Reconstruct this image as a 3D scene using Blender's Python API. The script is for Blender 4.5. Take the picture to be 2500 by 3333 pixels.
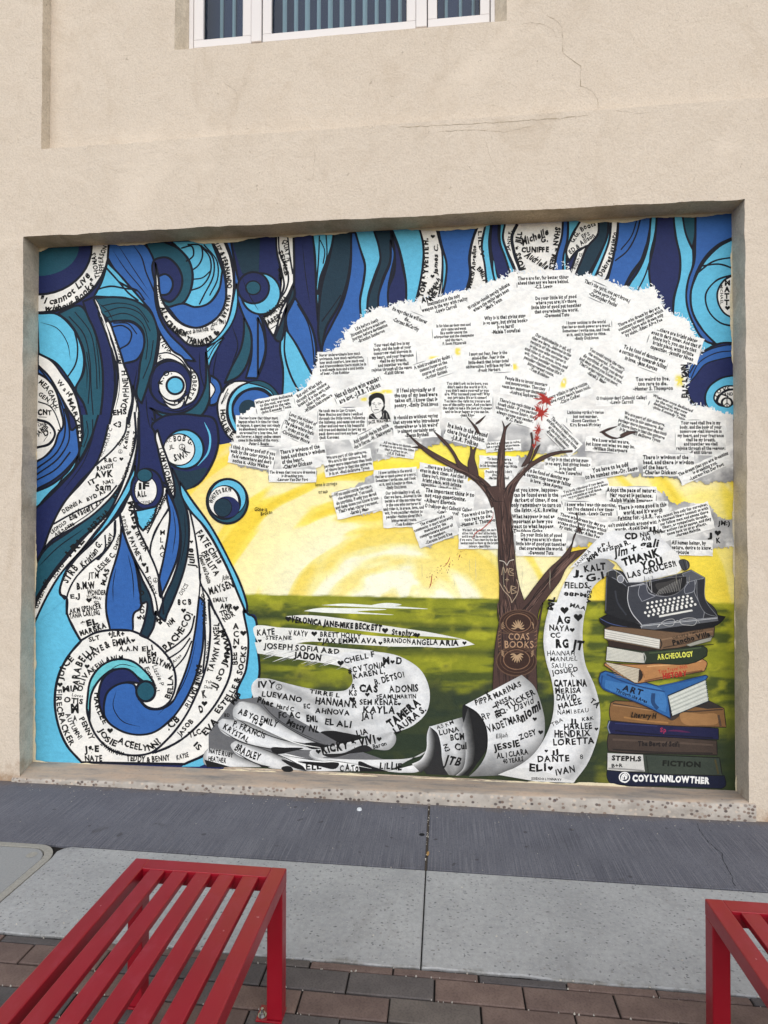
import bpy, bmesh, math, random
import numpy as np
from mathutils import Matrix, Vector

for o in list(bpy.data.objects):
    bpy.data.objects.remove(o, do_unlink=True)
scene = bpy.context.scene
COL = scene.collection
rng = random.Random(7)

# ------------------------------------------------------------------ camera
YAW, PITCH, ROLL = 0.1048, 0.0141, 0.0019
CAMZ = 1.62
FPX = 1850.0                      # focal length in pixels of the 2500 px wide photograph
def cam_axes():
    c, s = math.cos(YAW), math.sin(YAW)
    f = np.array([-s*math.cos(PITCH), c*math.cos(PITCH), math.sin(PITCH)])
    r = np.array([c, s, 0.0])
    u = np.cross(r, f)
    cr, sr = math.cos(ROLL), math.sin(ROLL)
    return r*cr + u*sr, -r*sr + u*cr, f
AXR, AXU, AXF = cam_axes()
cam_data = bpy.data.cameras.new('camera')
cam = bpy.data.objects.new('camera', cam_data)
COL.objects.link(cam)
m = Matrix.Identity(4)
for i in range(3):
    m[i][0], m[i][1], m[i][2] = AXR[i], AXU[i], -AXF[i]
m[0][3], m[1][3], m[2][3] = 0.0, 0.0, CAMZ
cam.matrix_world = m
cam_data.sensor_fit = 'HORIZONTAL'
cam_data.sensor_width = 36.0
cam_data.lens = FPX/2500.0*36.0
cam_data.clip_start = 0.05
cam_data.clip_end = 2000
scene.camera = cam

# ------------------------------------------------------------------ light
SUN_EL, SUN_ROT = math.radians(30), math.radians(172)
world = bpy.data.worlds.new('World')
scene.world = world
world.use_nodes = True
wn = world.node_tree.nodes
wl = world.node_tree.links
wn.clear()
sky = wn.new('ShaderNodeTexSky')
sky.sky_type = 'NISHITA'
sky.sun_disc = False
sky.sun_elevation = SUN_EL
sky.sun_rotation = SUN_ROT
sky.air_density = 1.0
sky.dust_density = 0.6
sky.ozone_density = 1.0
bg = wn.new('ShaderNodeBackground')
bg.inputs['Strength'].default_value = 0.06
wo = wn.new('ShaderNodeOutputWorld')
wl.new(sky.outputs[0], bg.inputs['Color'])
wl.new(bg.outputs[0], wo.inputs['Surface'])
sun_data = bpy.data.lights.new('sun', 'SUN')
sun_data.energy = 1.5
sun_data.angle = math.radians(100)
sun_data.color = (1.0, 0.955, 0.88)
sun = bpy.data.objects.new('sun', sun_data)
COL.objects.link(sun)
# soft, veiled daylight from the open street in front of the wall (no hard shadows in the photograph)
sd = Vector((math.sin(SUN_ROT)*math.cos(SUN_EL), math.cos(SUN_ROT)*math.cos(SUN_EL), math.sin(SUN_EL)))
sun.rotation_euler = sd.to_track_quat('Z', 'Y').to_euler()
sun.location = sd*30
scene.view_settings.view_transform = 'Standard'
scene.view_settings.look = 'None'
scene.view_settings.exposure = 1.08
scene.view_settings.gamma = 1.0
scene.render.engine = 'CYCLES'
scene.cycles.max_bounces = 8

# ------------------------------------------------------------------ helpers
def lin(c):
    out = []
    for v in c[:3]:
        v = v/255.0
        out.append(v/12.92 if v <= 0.04045 else ((v+0.055)/1.055)**2.4)
    return tuple(out)

def tag(o, label=None, cat=None, group=None, kind=None):
    if label: o['label'] = label
    if cat: o['category'] = cat
    if group: o['group'] = group
    if kind: o['kind'] = kind
    return o

def empty(name, loc=(0, 0, 0)):
    o = bpy.data.objects.new(name, None)
    o.location = loc
    o.empty_display_size = 0.1
    COL.objects.link(o)
    return o

def link_mesh(name, me, mat, parent=None):
    o = bpy.data.objects.new(name, me)
    COL.objects.link(o)
    if mat is not None:
        me.materials.clear(); me.materials.append(mat)
    if parent is not None:
        o.parent = parent
        if parent.location.length > 0:
            o.matrix_parent_inverse = Matrix.Translation(-Vector(parent.location))
    return o

def pymesh(name, verts, faces, mat, parent=None, smooth=False):
    me = bpy.data.meshes.new(name)
    me.from_pydata([tuple(map(float, v)) for v in verts], [], faces)
    me.validate()
    me.update()
    if smooth:
        for p in me.polygons: p.use_smooth = True
    return link_mesh(name, me, mat, parent)

def bm_box(bm, lo, hi, bev=0.0, seg=2):
    vs = [bm.verts.new((x, y, z)) for z in (lo[2], hi[2]) for y in (lo[1], hi[1]) for x in (lo[0], hi[0])]
    fs = [(0, 2, 3, 1), (4, 5, 7, 6), (0, 1, 5, 4), (2, 6, 7, 3), (0, 4, 6, 2), (1, 3, 7, 5)]
    ff = [bm.faces.new([vs[i] for i in f]) for f in fs]
    if bev > 0:
        es = list({e for f in ff for e in f.edges})
        bmesh.ops.bevel(bm, geom=es, offset=bev, segments=seg, affect='EDGES', profile=0.5)

def bm_obj(name, bm, mat, parent=None, smooth=False):
    me = bpy.data.meshes.new(name)
    bmesh.ops.recalc_face_normals(bm, faces=bm.faces)
    bm.to_mesh(me); bm.free()
    if smooth:
        for p in me.polygons: p.use_smooth = True
    return link_mesh(name, me, mat, parent)

def box(name, lo, hi, mat, parent=None, bev=0.0, seg=2):
    bm = bmesh.new()
    bm_box(bm, lo, hi, bev, seg)
    return bm_obj(name, bm, mat, parent)

# value noise (vectorised, deterministic)
def _hash(ix, iy, seed):
    n = (ix*374761393 + iy*668265263 + seed*1442695041) & 0xffffffff
    n = ((n ^ (n >> 13))*1274126177) & 0xffffffff
    return ((n ^ (n >> 16)) & 0xffff)/65535.0
def vnoise(x, y, seed=0):
    x = np.asarray(x, float); y = np.asarray(y, float)
    ix = np.floor(x).astype(np.int64); iy = np.floor(y).astype(np.int64)
    fx = x-ix; fy = y-iy
    fx = fx*fx*(3-2*fx); fy = fy*fy*(3-2*fy)
    a = _hash(ix, iy, seed); b = _hash(ix+1, iy, seed)
    c = _hash(ix, iy+1, seed); d = _hash(ix+1, iy+1, seed)
    return (a*(1-fx)+b*fx)*(1-fy) + (c*(1-fx)+d*fx)*fy
def fbm(x, y, seed=0, oct=4):
    t = 0; a = 0.5; n = 0
    for k in range(oct):
        t = t + a*vnoise(np.asarray(x)*2**k, np.asarray(y)*2**k, seed+k*17); n += a; a *= 0.5
    return t/n

# ------------------------------------------------------------------ materials
class NT:
    def __init__(self, name):
        self.mat = bpy.data.materials.new(name)
        self.mat.use_nodes = True
        self.n = self.mat.node_tree.nodes
        self.l = self.mat.node_tree.links
        self.n.clear()
        self.out = self.n.new('ShaderNodeOutputMaterial')
        self.b = self.n.new('ShaderNodeBsdfPrincipled')
        self.l.new(self.b.outputs[0], self.out.inputs['Surface'])
        self.tc = self.n.new('ShaderNodeTexCoord')
        self.co = self.tc.outputs['Object']
    def node(self, t, **kw):
        nd = self.n.new(t)
        for k, v in kw.items(): setattr(nd, k, v)
        return nd
    def mapping(self, scale=(1, 1, 1), rot=(0, 0, 0), loc=(0, 0, 0), src=None):
        mp = self.node('ShaderNodeMapping')
        mp.inputs['Scale'].default_value = scale
        mp.inputs['Rotation'].default_value = rot
        mp.inputs['Location'].default_value = loc
        self.l.new(src or self.co, mp.inputs['Vector'])
        return mp.outputs[0]
    def noise(self, scale, detail=4, rough=0.55, vec=None, dist=0.0):
        nz = self.node('ShaderNodeTexNoise')
        nz.inputs['Scale'].default_value = scale
        nz.inputs['Detail'].default_value = detail
        nz.inputs['Roughness'].default_value = rough
        nz.inputs['Distortion'].default_value = dist
        self.l.new(vec or self.co, nz.inputs['Vector'])
        return nz.outputs['Fac']
    def ramp(self, fac, stops):
        r = self.node('ShaderNodeValToRGB')
        el = r.color_ramp.elements
        while len(el) > 2: el.remove(el[-1])
        for i, (p, c) in enumerate(stops):
            e = el[i] if i < 2 else el.new(p)
            e.position = p
            e.color = (*c, 1) if len(c) == 3 else c
        self.l.new(fac, r.inputs['Fac'])
        return r.outputs['Color']
    def mix(self, fac, a, b, mode='MIX'):
        mx = self.node('ShaderNodeMix', data_type='RGBA', blend_type=mode)
        for sock, v in ((mx.inputs[0], fac), (mx.inputs[6], a), (mx.inputs[7], b)):
            if isinstance(v, (int, float)): sock.default_value = v
            elif isinstance(v, tuple): sock.default_value = (*v, 1)
            else: self.l.new(v, sock)
        return mx.outputs[2]
    def math(self, op, a, b=None):
        md = self.node('ShaderNodeMath', operation=op)
        for sock, v in zip(md.inputs, (a, b)):
            if v is None: continue
            if isinstance(v, (int, float)): sock.default_value = v
            else: self.l.new(v, sock)
        return md.outputs[0]
    def bump(self, h, strength=0.3, dist=0.01, nrm=None):
        bp = self.node('ShaderNodeBump')
        bp.inputs['Strength'].default_value = strength
        bp.inputs['Distance'].default_value = dist
        self.l.new(h, bp.inputs['Height'])
        if nrm is not None: self.l.new(nrm, bp.inputs['Normal'])
        return bp.outputs[0]
    def done(self, color=None, rough=0.7, normal=None, spec=0.3, **kw):
        if color is not None:
            if isinstance(color, tuple): self.b.inputs['Base Color'].default_value = (*color, 1)
            else: self.l.new(color, self.b.inputs['Base Color'])
        if isinstance(rough, (int, float)): self.b.inputs['Roughness'].default_value = rough
        else: self.l.new(rough, self.b.inputs['Roughness'])
        self.b.inputs['Specular IOR Level'].default_value = spec
        if normal is not None: self.l.new(normal, self.b.inputs['Normal'])
        for k, v in kw.items():
            self.b.inputs[k].default_value = v
        return self.mat

def mat_stucco(name, base, dirt, dirt_amt=0.5, bstr=0.5):
    t = NT(name)
    big = t.noise(1.3, 5, 0.6)
    mid = t.noise(7, 4, 0.6, dist=0.6)
    fine = t.noise(90, 3, 0.6)
    grain = t.noise(330, 2, 0.6)
    blotch = t.ramp(mid, [(0.45, (0, 0, 0)), (0.85, (1, 1, 1))])
    c = t.mix(t.math('MULTIPLY', blotch, dirt_amt), base, dirt)
    c = t.mix(t.ramp(big, [(0.35, (0, 0, 0)), (0.7, (0.35, 0.35, 0.35))]), c, tuple(v*0.88 for v in base))
    # scattered small stains
    vec = t.mapping((3.2, 3.2, 7.5))
    st = t.noise(2.2, 6, 0.75, vec=vec, dist=1.2)
    c = t.mix(t.ramp(st, [(0.60, (0, 0, 0)), (0.80, (0.5, 0.5, 0.5))]), c, tuple(v*0.92 for v in dirt))
    c = t.mix(t.ramp(fine, [(0.3, (0.30, 0.30, 0.30)), (0.58, (0, 0, 0))]), c, tuple(v*0.72 for v in dirt))
    c = t.mix(t.ramp(grain, [(0.33, (0.22, 0.22, 0.22)), (0.55, (0, 0, 0))]), c, tuple(v*0.6 for v in dirt))
    # smeared water stains, pale patched areas, pits
    sm = t.noise(1.1, 6, 0.72, vec=t.mapping((1.6, 1, 0.8), loc=(3, 0, 1)), dist=1.6)
    c = t.mix(t.ramp(sm, [(0.54, (0, 0, 0)), (0.74, (0.6, 0.6, 0.6))]), c, tuple(v*0.9 for v in dirt))
    pa = t.noise(0.9, 4, 0.6, vec=t.mapping((1, 1, 1.4), loc=(7, 0, 4)), dist=0.8)
    c = t.mix(t.ramp(pa, [(0.55, (0, 0, 0)), (0.68, (0.45, 0.45, 0.45))]), c, tuple(min(1, v*1.08) for v in base))
    pit = t.noise(38, 2, 0.5, dist=0.8)
    c = t.mix(t.ramp(pit, [(0.715, (0, 0, 0)), (0.76, (0.5, 0.5, 0.5))]), c, tuple(v*0.55 for v in dirt))
    # brown splash dirt close to the pavement
    sz = t.node('ShaderNodeSeparateXYZ'); t.l.new(t.co, sz.inputs[0])
    gd = t.math('ADD', t.math('MULTIPLY', sz.outputs['Z'], -4.0), t.math('MULTIPLY', t.noise(5, 5, 0.7), 1.9))
    c = t.mix(t.ramp(gd, [(0.55, (0, 0, 0)), (0.95, (0.75, 0.75, 0.75))]), c, lin((150, 118, 88)))
    n1 = t.bump(fine, bstr, 0.004)
    n2 = t.bump(grain, bstr*0.8, 0.0015, n1)
    n3 = t.bump(mid, 0.4, 0.02, n2)
    n3 = t.bump(pit, 0.25, 0.006, n3)
    return t.done(c, 0.9, n3, 0.15)

M_STUCCO = mat_stucco('cream_stucco', lin((217, 203, 187)), lin((194, 176, 155)), 0.35)
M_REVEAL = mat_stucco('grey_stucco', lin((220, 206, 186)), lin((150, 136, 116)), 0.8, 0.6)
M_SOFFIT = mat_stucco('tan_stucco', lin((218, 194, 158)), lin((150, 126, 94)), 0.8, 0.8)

def mat_paint():
    t = NT('mural_paint')
    at = t.node('ShaderNodeAttribute', attribute_name='Col')
    n1 = t.noise(5, 5, 0.65)
    n2 = t.noise(26, 4, 0.7, vec=t.mapping((1, 1, 1.6)))
    grain = t.noise(210, 3, 0.6)
    c = t.mix(1.0, at.outputs['Color'], t.ramp(n1, [(0.3, (0.93, 0.94, 0.95)), (0.7, (1.08, 1.07, 1.06))]), 'MULTIPLY')
    c = t.mix(1.0, c, t.ramp(n2, [(0.28, (0.88, 0.89, 0.90)), (0.62, (1.05, 1.05, 1.04))]), 'MULTIPLY')
    c = t.mix(1.0, c, t.ramp(grain, [(0.30, (0.88, 0.88, 0.88)), (0.55, (1.02, 1.02, 1.02))]), 'MULTIPLY')
    # a few pale worn specks
    wear = t.noise(60, 5, 0.8)
    c = t.mix(t.ramp(wear, [(0.735, (0, 0, 0)), (0.78, (0.45, 0.45, 0.45))]), c, lin((205, 200, 190)))
    nm = t.bump(t.noise(60, 4, 0.65), 0.55, 0.004)
    nm = t.bump(grain, 0.3, 0.0012, nm)
    return t.done(c, 0.62, nm, 0.25)
M_PAINT = mat_paint()

def mat_sill():
    t = NT('aggregate_concrete')
    vo = t.node('ShaderNodeTexVoronoi'); vo.inputs['Scale'].default_value = 40
    t.l.new(t.mapping((1, 1, 1.25)), vo.inputs['Vector'])
    vd = vo.outputs['Distance']
    cell = t.node('ShaderNodeSeparateColor'); t.l.new(vo.outputs['Color'], cell.inputs[0])
    stone = t.ramp(cell.outputs[0], [(0.0, lin((104, 90, 84))), (0.35, lin((150, 132, 120))), (0.6, lin((88, 80, 80))), (0.8, lin((196, 182, 168)))])
    edge = t.ramp(vd, [(0.30, (1, 1, 1)), (0.46, (0, 0, 0))])
    pick = t.ramp(cell.outputs[1], [(0.42, (0, 0, 0)), (0.47, (1, 1, 1))])
    base = t.ramp(t.noise(14, 4), [(0.3, lin((160, 152, 144))), (0.7, lin((192, 184, 175)))])
    # grey cement wash on the top and orange-brown stain towards the wall
    geo = t.node('ShaderNodeNewGeometry')
    sx = t.node('ShaderNodeSeparateXYZ'); t.l.new(geo.outputs['Normal'], sx.inputs[0])
    co = t.node('ShaderNodeSeparateXYZ'); t.l.new(t.co, co.inputs[0])
    c = t.mix(t.math('MULTIPLY', edge, pick), base, stone)
    st = t.noise(9, 5, 0.7, vec=t.mapping((0.35, 2.2, 1)))
    top = t.ramp(st, [(0.30, lin((128, 124, 120))), (0.48, lin((166, 152, 138))), (0.62, lin((182, 160, 140))), (0.75, lin((150, 138, 128)))])
    tf = t.ramp(sx.outputs['Z'], [(0.45, (0, 0, 0)), (0.8, (1, 1, 1))])
    c = t.mix(t.math('MULTIPLY', tf, 0.93), c, top)
    spots = t.noise(70, 3, 0.6)
    c = t.mix(t.ramp(spots, [(0.70, (0, 0, 0)), (0.74, (0.8, 0.8, 0.8))]), c, lin((52, 46, 42)))
    nm = t.bump(t.noise(60, 4, 0.7), 0.5, 0.004)
    nm = t.bump(vd, 0.2, 0.003, nm)
    return t.done(c, 0.9, nm, 0.15)
M_SILL = mat_sill()

def mat_dark_slab():
    t = NT('charcoal_broomed_concrete')
    lines = t.noise(9, 3, 0.6, vec=t.mapping((34, 0.35, 1)))
    big = t.noise(2.2, 5, 0.6)
    fine = t.noise(170, 3, 0.6)
    c = t.ramp(big, [(0.3, lin((88, 89, 98))), (0.7, lin((106, 107, 116)))])
    c = t.mix(t.ramp(lines, [(0.44, (0, 0, 0)), (0.66, (0.55, 0.55, 0.55))]), c, lin((138, 138, 144)))
    c = t.mix(t.ramp(fine, [(0.32, (0.5, 0.5, 0.5)), (0.5, (0, 0, 0))]), c, lin((62, 62, 70)))
    spots = t.noise(7, 4, 0.55)
    c = t.mix(t.ramp(spots, [(0.66, (0, 0, 0)), (0.72, (0.35, 0.35, 0.35))]), c, lin((66, 64, 66)))
    sy = t.node('ShaderNodeSeparateXYZ'); t.l.new(t.co, sy.inputs[0])
    wd = t.noise(11, 5, 0.7)
    e1 = t.math('ADD', t.math('MULTIPLY', sy.outputs['Y'], 9.0), t.math('MULTIPLY', wd, 1.2))
    c = t.mix(t.ramp(t.math('SUBTRACT', e1, 29.2), [(0.35, (0, 0, 0)), (0.95, (0.7, 0.7, 0.7))]), c, lin((112, 100, 88)))
    e2 = t.math('ADD', t.math('MULTIPLY', sy.outputs['Y'], -16.0), t.math('MULTIPLY', wd, 1.3))
    c = t.mix(t.ramp(t.math('ADD', e2, 42.6), [(0.35, (0, 0, 0)), (0.95, (0.5, 0.5, 0.5))]), c, lin((58, 56, 58)))
    gum = t.noise(16, 1, 0.3)
    c = t.mix(t.ramp(gum, [(0.735, (0, 0, 0)), (0.76, (0.5, 0.5, 0.5))]), c, lin((54, 52, 54)))
    nm = t.bump(lines, 0.5, 0.004)
    nm = t.bump(fine, 0.4, 0.0015, nm)
    return t.done(c, 0.85, nm, 0.25)
M_DARK = mat_dark_slab()

def mat_light_slab():
    t = NT('washed_concrete')
    big = t.noise(3, 5, 0.6)
    mid = t.noise(45, 4, 0.7)
    c = t.ramp(big, [(0.3, lin((156, 157, 158))), (0.7, lin((178, 179, 179)))])
    c = t.mix(t.ramp(mid, [(0.35, (0.35, 0.35, 0.35)), (0.6, (0, 0, 0))]), c, lin((128, 129, 131)))
    vo = t.node('ShaderNodeTexVoronoi'); vo.inputs['Scale'].default_value = 78
    wv_ = t.node('ShaderNodeVectorMath', operation='ADD'); nz_ = t.node('ShaderNodeTexNoise'); nz_.inputs['Scale'].default_value = 26; t.l.new(t.co, nz_.inputs['Vector'])
    vs_ = t.node('ShaderNodeVectorMath', operation='SCALE'); vs_.inputs['Scale'].default_value = 0.028; t.l.new(nz_.outputs['Color'], vs_.inputs[0]); t.l.new(t.mapping((0.8, 1.15, 1)), wv_.inputs[0]); t.l.new(vs_.outputs[0], wv_.inputs[1])
    t.l.new(wv_.outputs[0], vo.inputs['Vector'])
    cell = t.node('ShaderNodeSeparateColor'); t.l.new(vo.outputs['Color'], cell.inputs[0])
    dot = t.ramp(vo.outputs['Distance'], [(0.24, (1, 1, 1)), (0.38, (0, 0, 0))])
    pick = t.ramp(cell.outputs[0], [(0.50, (0, 0, 0)), (0.85, (0.75, 0.75, 0.75))])
    tone = t.ramp(cell.outputs[1], [(0.2, lin((80, 82, 86))), (0.6, lin((112, 112, 114))), (0.9, lin((140, 136, 132)))])
    c = t.mix(t.math('MULTIPLY', dot, pick), c, tone)
    stn = t.noise(4.2, 5, 0.65, dist=1.0)
    c = t.mix(t.ramp(stn, [(0.55, (0, 0, 0)), (0.75, (0.4, 0.4, 0.4))]), c, lin((126, 124, 122)))
    sy = t.node('ShaderNodeSeparateXYZ'); t.l.new(t.co, sy.inputs[0])
    e1 = t.math('ADD', t.math('MULTIPLY', sy.outputs['Y'], -14.0), t.math('MULTIPLY', t.noise(8, 5, 0.7), 1.6))
    c = t.mix(t.ramp(t.math('ADD', e1, 29.0), [(0.5, (0, 0, 0)), (0.75, (0.75, 0.75, 0.75))]), c, lin((120, 118, 112)))
    light = t.noise(120, 2, 0.5)
    c = t.mix(t.ramp(light, [(0.62, (0, 0, 0)), (0.72, (0.35, 0.35, 0.35))]), c, lin((205, 206, 206)))
    nm = t.bump(mid, 0.4, 0.004)
    nm = t.bump(t.noise(190, 2), 0.35, 0.002, nm)
    return t.done(c, 0.85, nm, 0.25)
M_LIGHT = mat_light_slab()

def mat_paver(name, a, b):
    t = NT(name)
    oi = t.node('ShaderNodeObjectInfo')
    big = t.noise(9, 5, 0.65)
    fine = t.noise(140, 3, 0.6)
    c = t.ramp(big, [(0.3, lin(a)), (0.7, lin(b))])
    c = t.mix(1.0, c, t.ramp(oi.outputs['Random'], [(0, (0.86, 0.86, 0.88)), (1, (1.1, 1.08, 1.06))]), 'MULTIPLY')
    c = t.mix(t.ramp(fine, [(0.34, (0.4, 0.4, 0.4)), (0.52, (0, 0, 0))]), c, tuple(v*0.6 for v in lin(a)))
    st = t.noise(5, 3, 0.5)
    c = t.mix(t.ramp(st, [(0.66, (0, 0, 0)), (0.76, (0.4, 0.4, 0.4))]), c, lin((60, 58, 58)))
    nm = t.bump(fine, 0.4, 0.0015)
    return t.done(c, 0.8, nm, 0.3)
M_PAV_B = mat_paver('brown_paver', (98, 82, 77), (126, 108, 100))
M_PAV_G = mat_paver('grey_paver', (80, 76, 76), (100, 95, 94))
M_PAV_M = mat_paver('mixed_paver', (88, 82, 79), (110, 103, 98))
def mat_plain(name, col, rough=0.8, nscale=60, bstr=0.3, var=0.25, spec=0.3, **kw):
    t = NT(name)
    n = t.noise(nscale, 4, 0.6)
    c = t.ramp(n, [(0.3, tuple(v*(1-var) for v in lin(col))), (0.7, lin(col))])
    return t.done(c, rough, t.bump(n, bstr, 0.002), spec, **kw)
M_BED = mat_plain('joint_sand', (40, 37, 36), 0.95, 300, 0.8, 0.5)
M_JOINT = mat_plain('joint_filler', (92, 84, 76), 0.95, 200, 0.8, 0.5)
M_LID = mat_plain('utility_lid_concrete', (156, 157, 157), 0.85, 120, 0.4, 0.18)
M_RIM = mat_plain('utility_rim', (166, 163, 155), 0.8, 90, 0.4, 0.25)
M_STREET = mat_plain('street_asphalt', (150, 144, 136), 0.9, 40, 0.4, 0.3)
M_WHITEFRAME = mat_plain('white_window_frame', (222, 216, 214), 0.45, 200, 0.05, 0.04, 0.4)
M_GASKET = mat_plain('black_gasket', (26, 24, 32), 0.6, 100, 0.1, 0.2)
M_BLIND = mat_plain('blind_vane', (168, 188, 190), 0.6, 100, 0.05, 0.05)
M_ROOM = mat_plain('room_dimness', (48, 66, 100), 0.9, 10, 0.0, 0.1)
M_CRACK = mat_plain('crack_line', (176, 160, 138), 0.95, 200, 0.3, 0.3)
M_CRACKD = mat_plain('slab_crack', (50, 50, 56), 0.95, 200, 0.3, 0.3)
M_STEEL = mat_plain('zinc_bolt', (176, 178, 178), 0.35, 200, 0.1, 0.2, 0.5, Metallic=0.9)
M_CAP = mat_plain('white_plastic', (222, 226, 230), 0.4, 200, 0.05, 0.05)
M_GUM = mat_plain('old_gum', (24, 25, 30), 0.7, 200, 0.3, 0.2)
M_LEAF = mat_plain('dry_leaf', (190, 150, 92), 0.8, 200, 0.3, 0.3)
M_GRIT = mat_plain('pale_grit', (196, 190, 180), 0.9, 200, 0.3, 0.3)

def mat_bench():
    t = NT('red_powder_coat')
    big = t.noise(2.5, 4, 0.6)
    dust = t.noise(14, 6, 0.75, vec=t.mapping((1.2, 0.7, 1)))
    fine = t.noise(420, 2, 0.5)
    c = t.ramp(big, [(0.3, lin((136, 6, 26))), (0.7, lin((154, 10, 34)))])
    geo = t.node('ShaderNodeNewGeometry')
    sx = t.node('ShaderNodeSeparateXYZ'); t.l.new(geo.outputs['Normal'], sx.inputs[0])
    up = t.ramp(sx.outputs['Z'], [(0.6, (0, 0, 0)), (0.95, (1, 1, 1))])
    dm = t.ramp(dust, [(0.52, (0, 0, 0)), (0.80, (0.42, 0.42, 0.42))])
    c = t.mix(t.math('MULTIPLY', dm, up), c, lin((172, 70, 92)))
    sp = t.noise(48, 2, 0.4)
    c = t.mix(t.math('MULTIPLY', t.ramp(sp, [(0.765, (0, 0, 0)), (0.80, (0.6, 0.6, 0.6))]), up), c, lin((206, 150, 156)))
    r = t.ramp(dust, [(0.3, (0.28, 0.28, 0.28)), (0.7, (0.46, 0.46, 0.46))])
    return t.done(c, r, t.bump(fine, 0.08, 0.0006), 0.6)
M_BENCH = mat_bench()

def mat_glass():
    t = NT('window_glass')
    t.n.remove(t.b)
    fr = t.node('ShaderNodeFresnel'); fr.inputs['IOR'].default_value = 1.4
    tr = t.node('ShaderNodeBsdfTransparent'); tr.inputs['Color'].default_value = (0.72, 0.82, 0.90, 1)
    gl = t.node('ShaderNodeBsdfGlossy'); gl.inputs['Color'].default_value = (0.9, 0.95, 1, 1); gl.inputs['Roughness'].default_value = 0.02
    mx = t.node('ShaderNodeMixShader')
    t.l.new(fr.outputs[0], mx.inputs[0]); t.l.new(tr.outputs[0], mx.inputs[1]); t.l.new(gl.outputs[0], mx.inputs[2])
    t.l.new(mx.outputs[0], t.out.inputs['Surface'])
    return t.mat
M_GLASS = mat_glass()

# ------------------------------------------------------------------ building
YF, YP, YM, YW = 3.276, 3.346, 3.435, 3.43      # facade front, upper panel, mural plane, window plane
OL, OR, OT = -2.617, 1.639, 3.388               # mural recess
PX, PZ = -2.502, 3.934                          # pilaster edge and ledge of the upper panel
WL, WR, WB, WT = -1.671, 0.366, 4.548, 6.15     # window opening in the upper panel
bld = tag(empty('building', (0, YF, 0)), 'cream stucco building front with a window above and a painted recess', 'building')

def jit_line(a, b, n, amp, seed):
    """points from a to b (2-D), wobbling like a hand-trowelled plaster edge"""
    a = np.array(a, float); b = np.array(b, float)
    t = np.linspace(0, 1, n)
    d = (b-a)/np.linalg.norm(b-a); nrm = np.array([-d[1], d[0]])
    L = np.linalg.norm(b-a)
    w = (fbm(t*L*6, np.zeros(n)+seed, seed, 4)-0.5)*2*amp + (vnoise(t*L*45, np.zeros(n)+seed, seed+5)-0.5)*amp*0.3
    w *= np.minimum(1, np.minimum(t, 1-t)*L*30)
    return a + t[:, None]*(b-a) + w[:, None]*nrm

eL = jit_line((OL+0.012, 0.0), (OL, OT), 160, 0.006, 3)
eT = jit_line((OL, OT), (OR, OT-0.006), 260, 0.007, 4)
eR = jit_line((OR, OT-0.006), (OR, 0.0), 160, 0.006, 5)
eLedge = jit_line((PX, PZ), (9, PZ), 320, 0.005, 6)
ePil = jit_line((PX, PZ), (PX, 8), 160, 0.005, 7)
def flat(name, pts, y, mat=M_STUCCO, parent=bld):
    return pymesh(name, [(p[0], y, p[1]) for p in pts], [tuple(range(len(pts)))], mat, parent)
def strip(name, pa, ya, pb, yb, mat, parent=bld):
    n = len(pa)
    v = [(p[0], ya, p[1]) for p in pa] + [(p[0], yb, p[1]) for p in pb]
    return pymesh(name, v, [(i, i+1, n+i+1, n+i) for i in range(n-1)], mat, parent)
wall_pts = [(-9, 0)] + [tuple(p) for p in eL] + [tuple(p) for p in eT[1:]] + [tuple(p) for p in eR[1:]] + [(9, 0), (9, PZ)] + \
           [tuple(p) for p in eLedge[::-1][1:]] + [tuple(p) for p in ePil[1:]] + [(-9, 8)]
flat('wall', wall_pts, YF)
inner = lambda e, a, b: np.linspace(a, b, len(e))
iL = inner(eL, (OL-0.015, 0.0), (OL-0.015, OT+0.004))
iT = inner(eT, (OL-0.015, OT+0.004), (OR+0.004, OT+0.002))
iR = inner(eR, (OR+0.004, OT+0.002), (OR+0.010, 0.0))
strip('side_reveal', eL, YF, iL, YM+0.003, M_REVEAL)
strip('top_reveal', eT, YF, iT, YM+0.003, M_SOFFIT)
strip('side_reveal', eR, YF, iR, YM+0.003, M_REVEAL)
flat('recess_back', [(OL-0.1, 0), (OR+0.1, 0), (OR+0.1, OT+0.1), (OL-0.1, OT+0.1)], YM+0.0025)
strip('ledge', eLedge, YF, [(p[0], PZ+0.012) for p in eLedge], YP, M_STUCCO)
strip('pilaster_reveal', ePil, YF, [(PX+0.004, p[1]) for p in ePil], YP, M_REVEAL)
# upper panel with the window opening
wl_ = jit_line((WL, WB), (WL, WT), 90, 0.004, 11)
wb_ = jit_line((WR, WB), (WL, WB), 140, 0.006, 12)
wr_ = jit_line((WR, WT), (WR, WB), 90, 0.004, 13)
flat('upper_wall', [(PX-0.02, PZ-0.05)] + [tuple(p) for p in wb_[::-1]][::1] + [(9, WB), (9, PZ-0.05)], YP) if False else None
lo = [(PX-0.02, PZ-0.02), (9, PZ-0.02), (9, WB)] + [tuple(p) for p in wb_] + [(PX-0.02, WB)]
flat('upper_wall', lo, YP)
flat('upper_wall', [(PX-0.02, WB)] + [tuple(p) for p in wl_] + [(PX-0.02, WT)], YP)
flat('upper_wall', [(9, WB), (9, WT)] + [tuple(p) for p in wr_], YP)
flat('upper_wall', [(PX-0.02, WT), (9, WT), (9, 8), (PX-0.02, 8)], YP)
FXL, FXR, FZB, FZT = -1.622, 0.306, 4.621, 6.12
strip('window_reveal', wl_, YP, inner(wl_, (FXL, FZB), (FXL, FZT)), YW+0.01, M_REVEAL)
strip('window_reveal', wr_, YP, inner(wr_, (FXR, FZT), (FXR, FZB)), YW+0.01, M_REVEAL)
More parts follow.
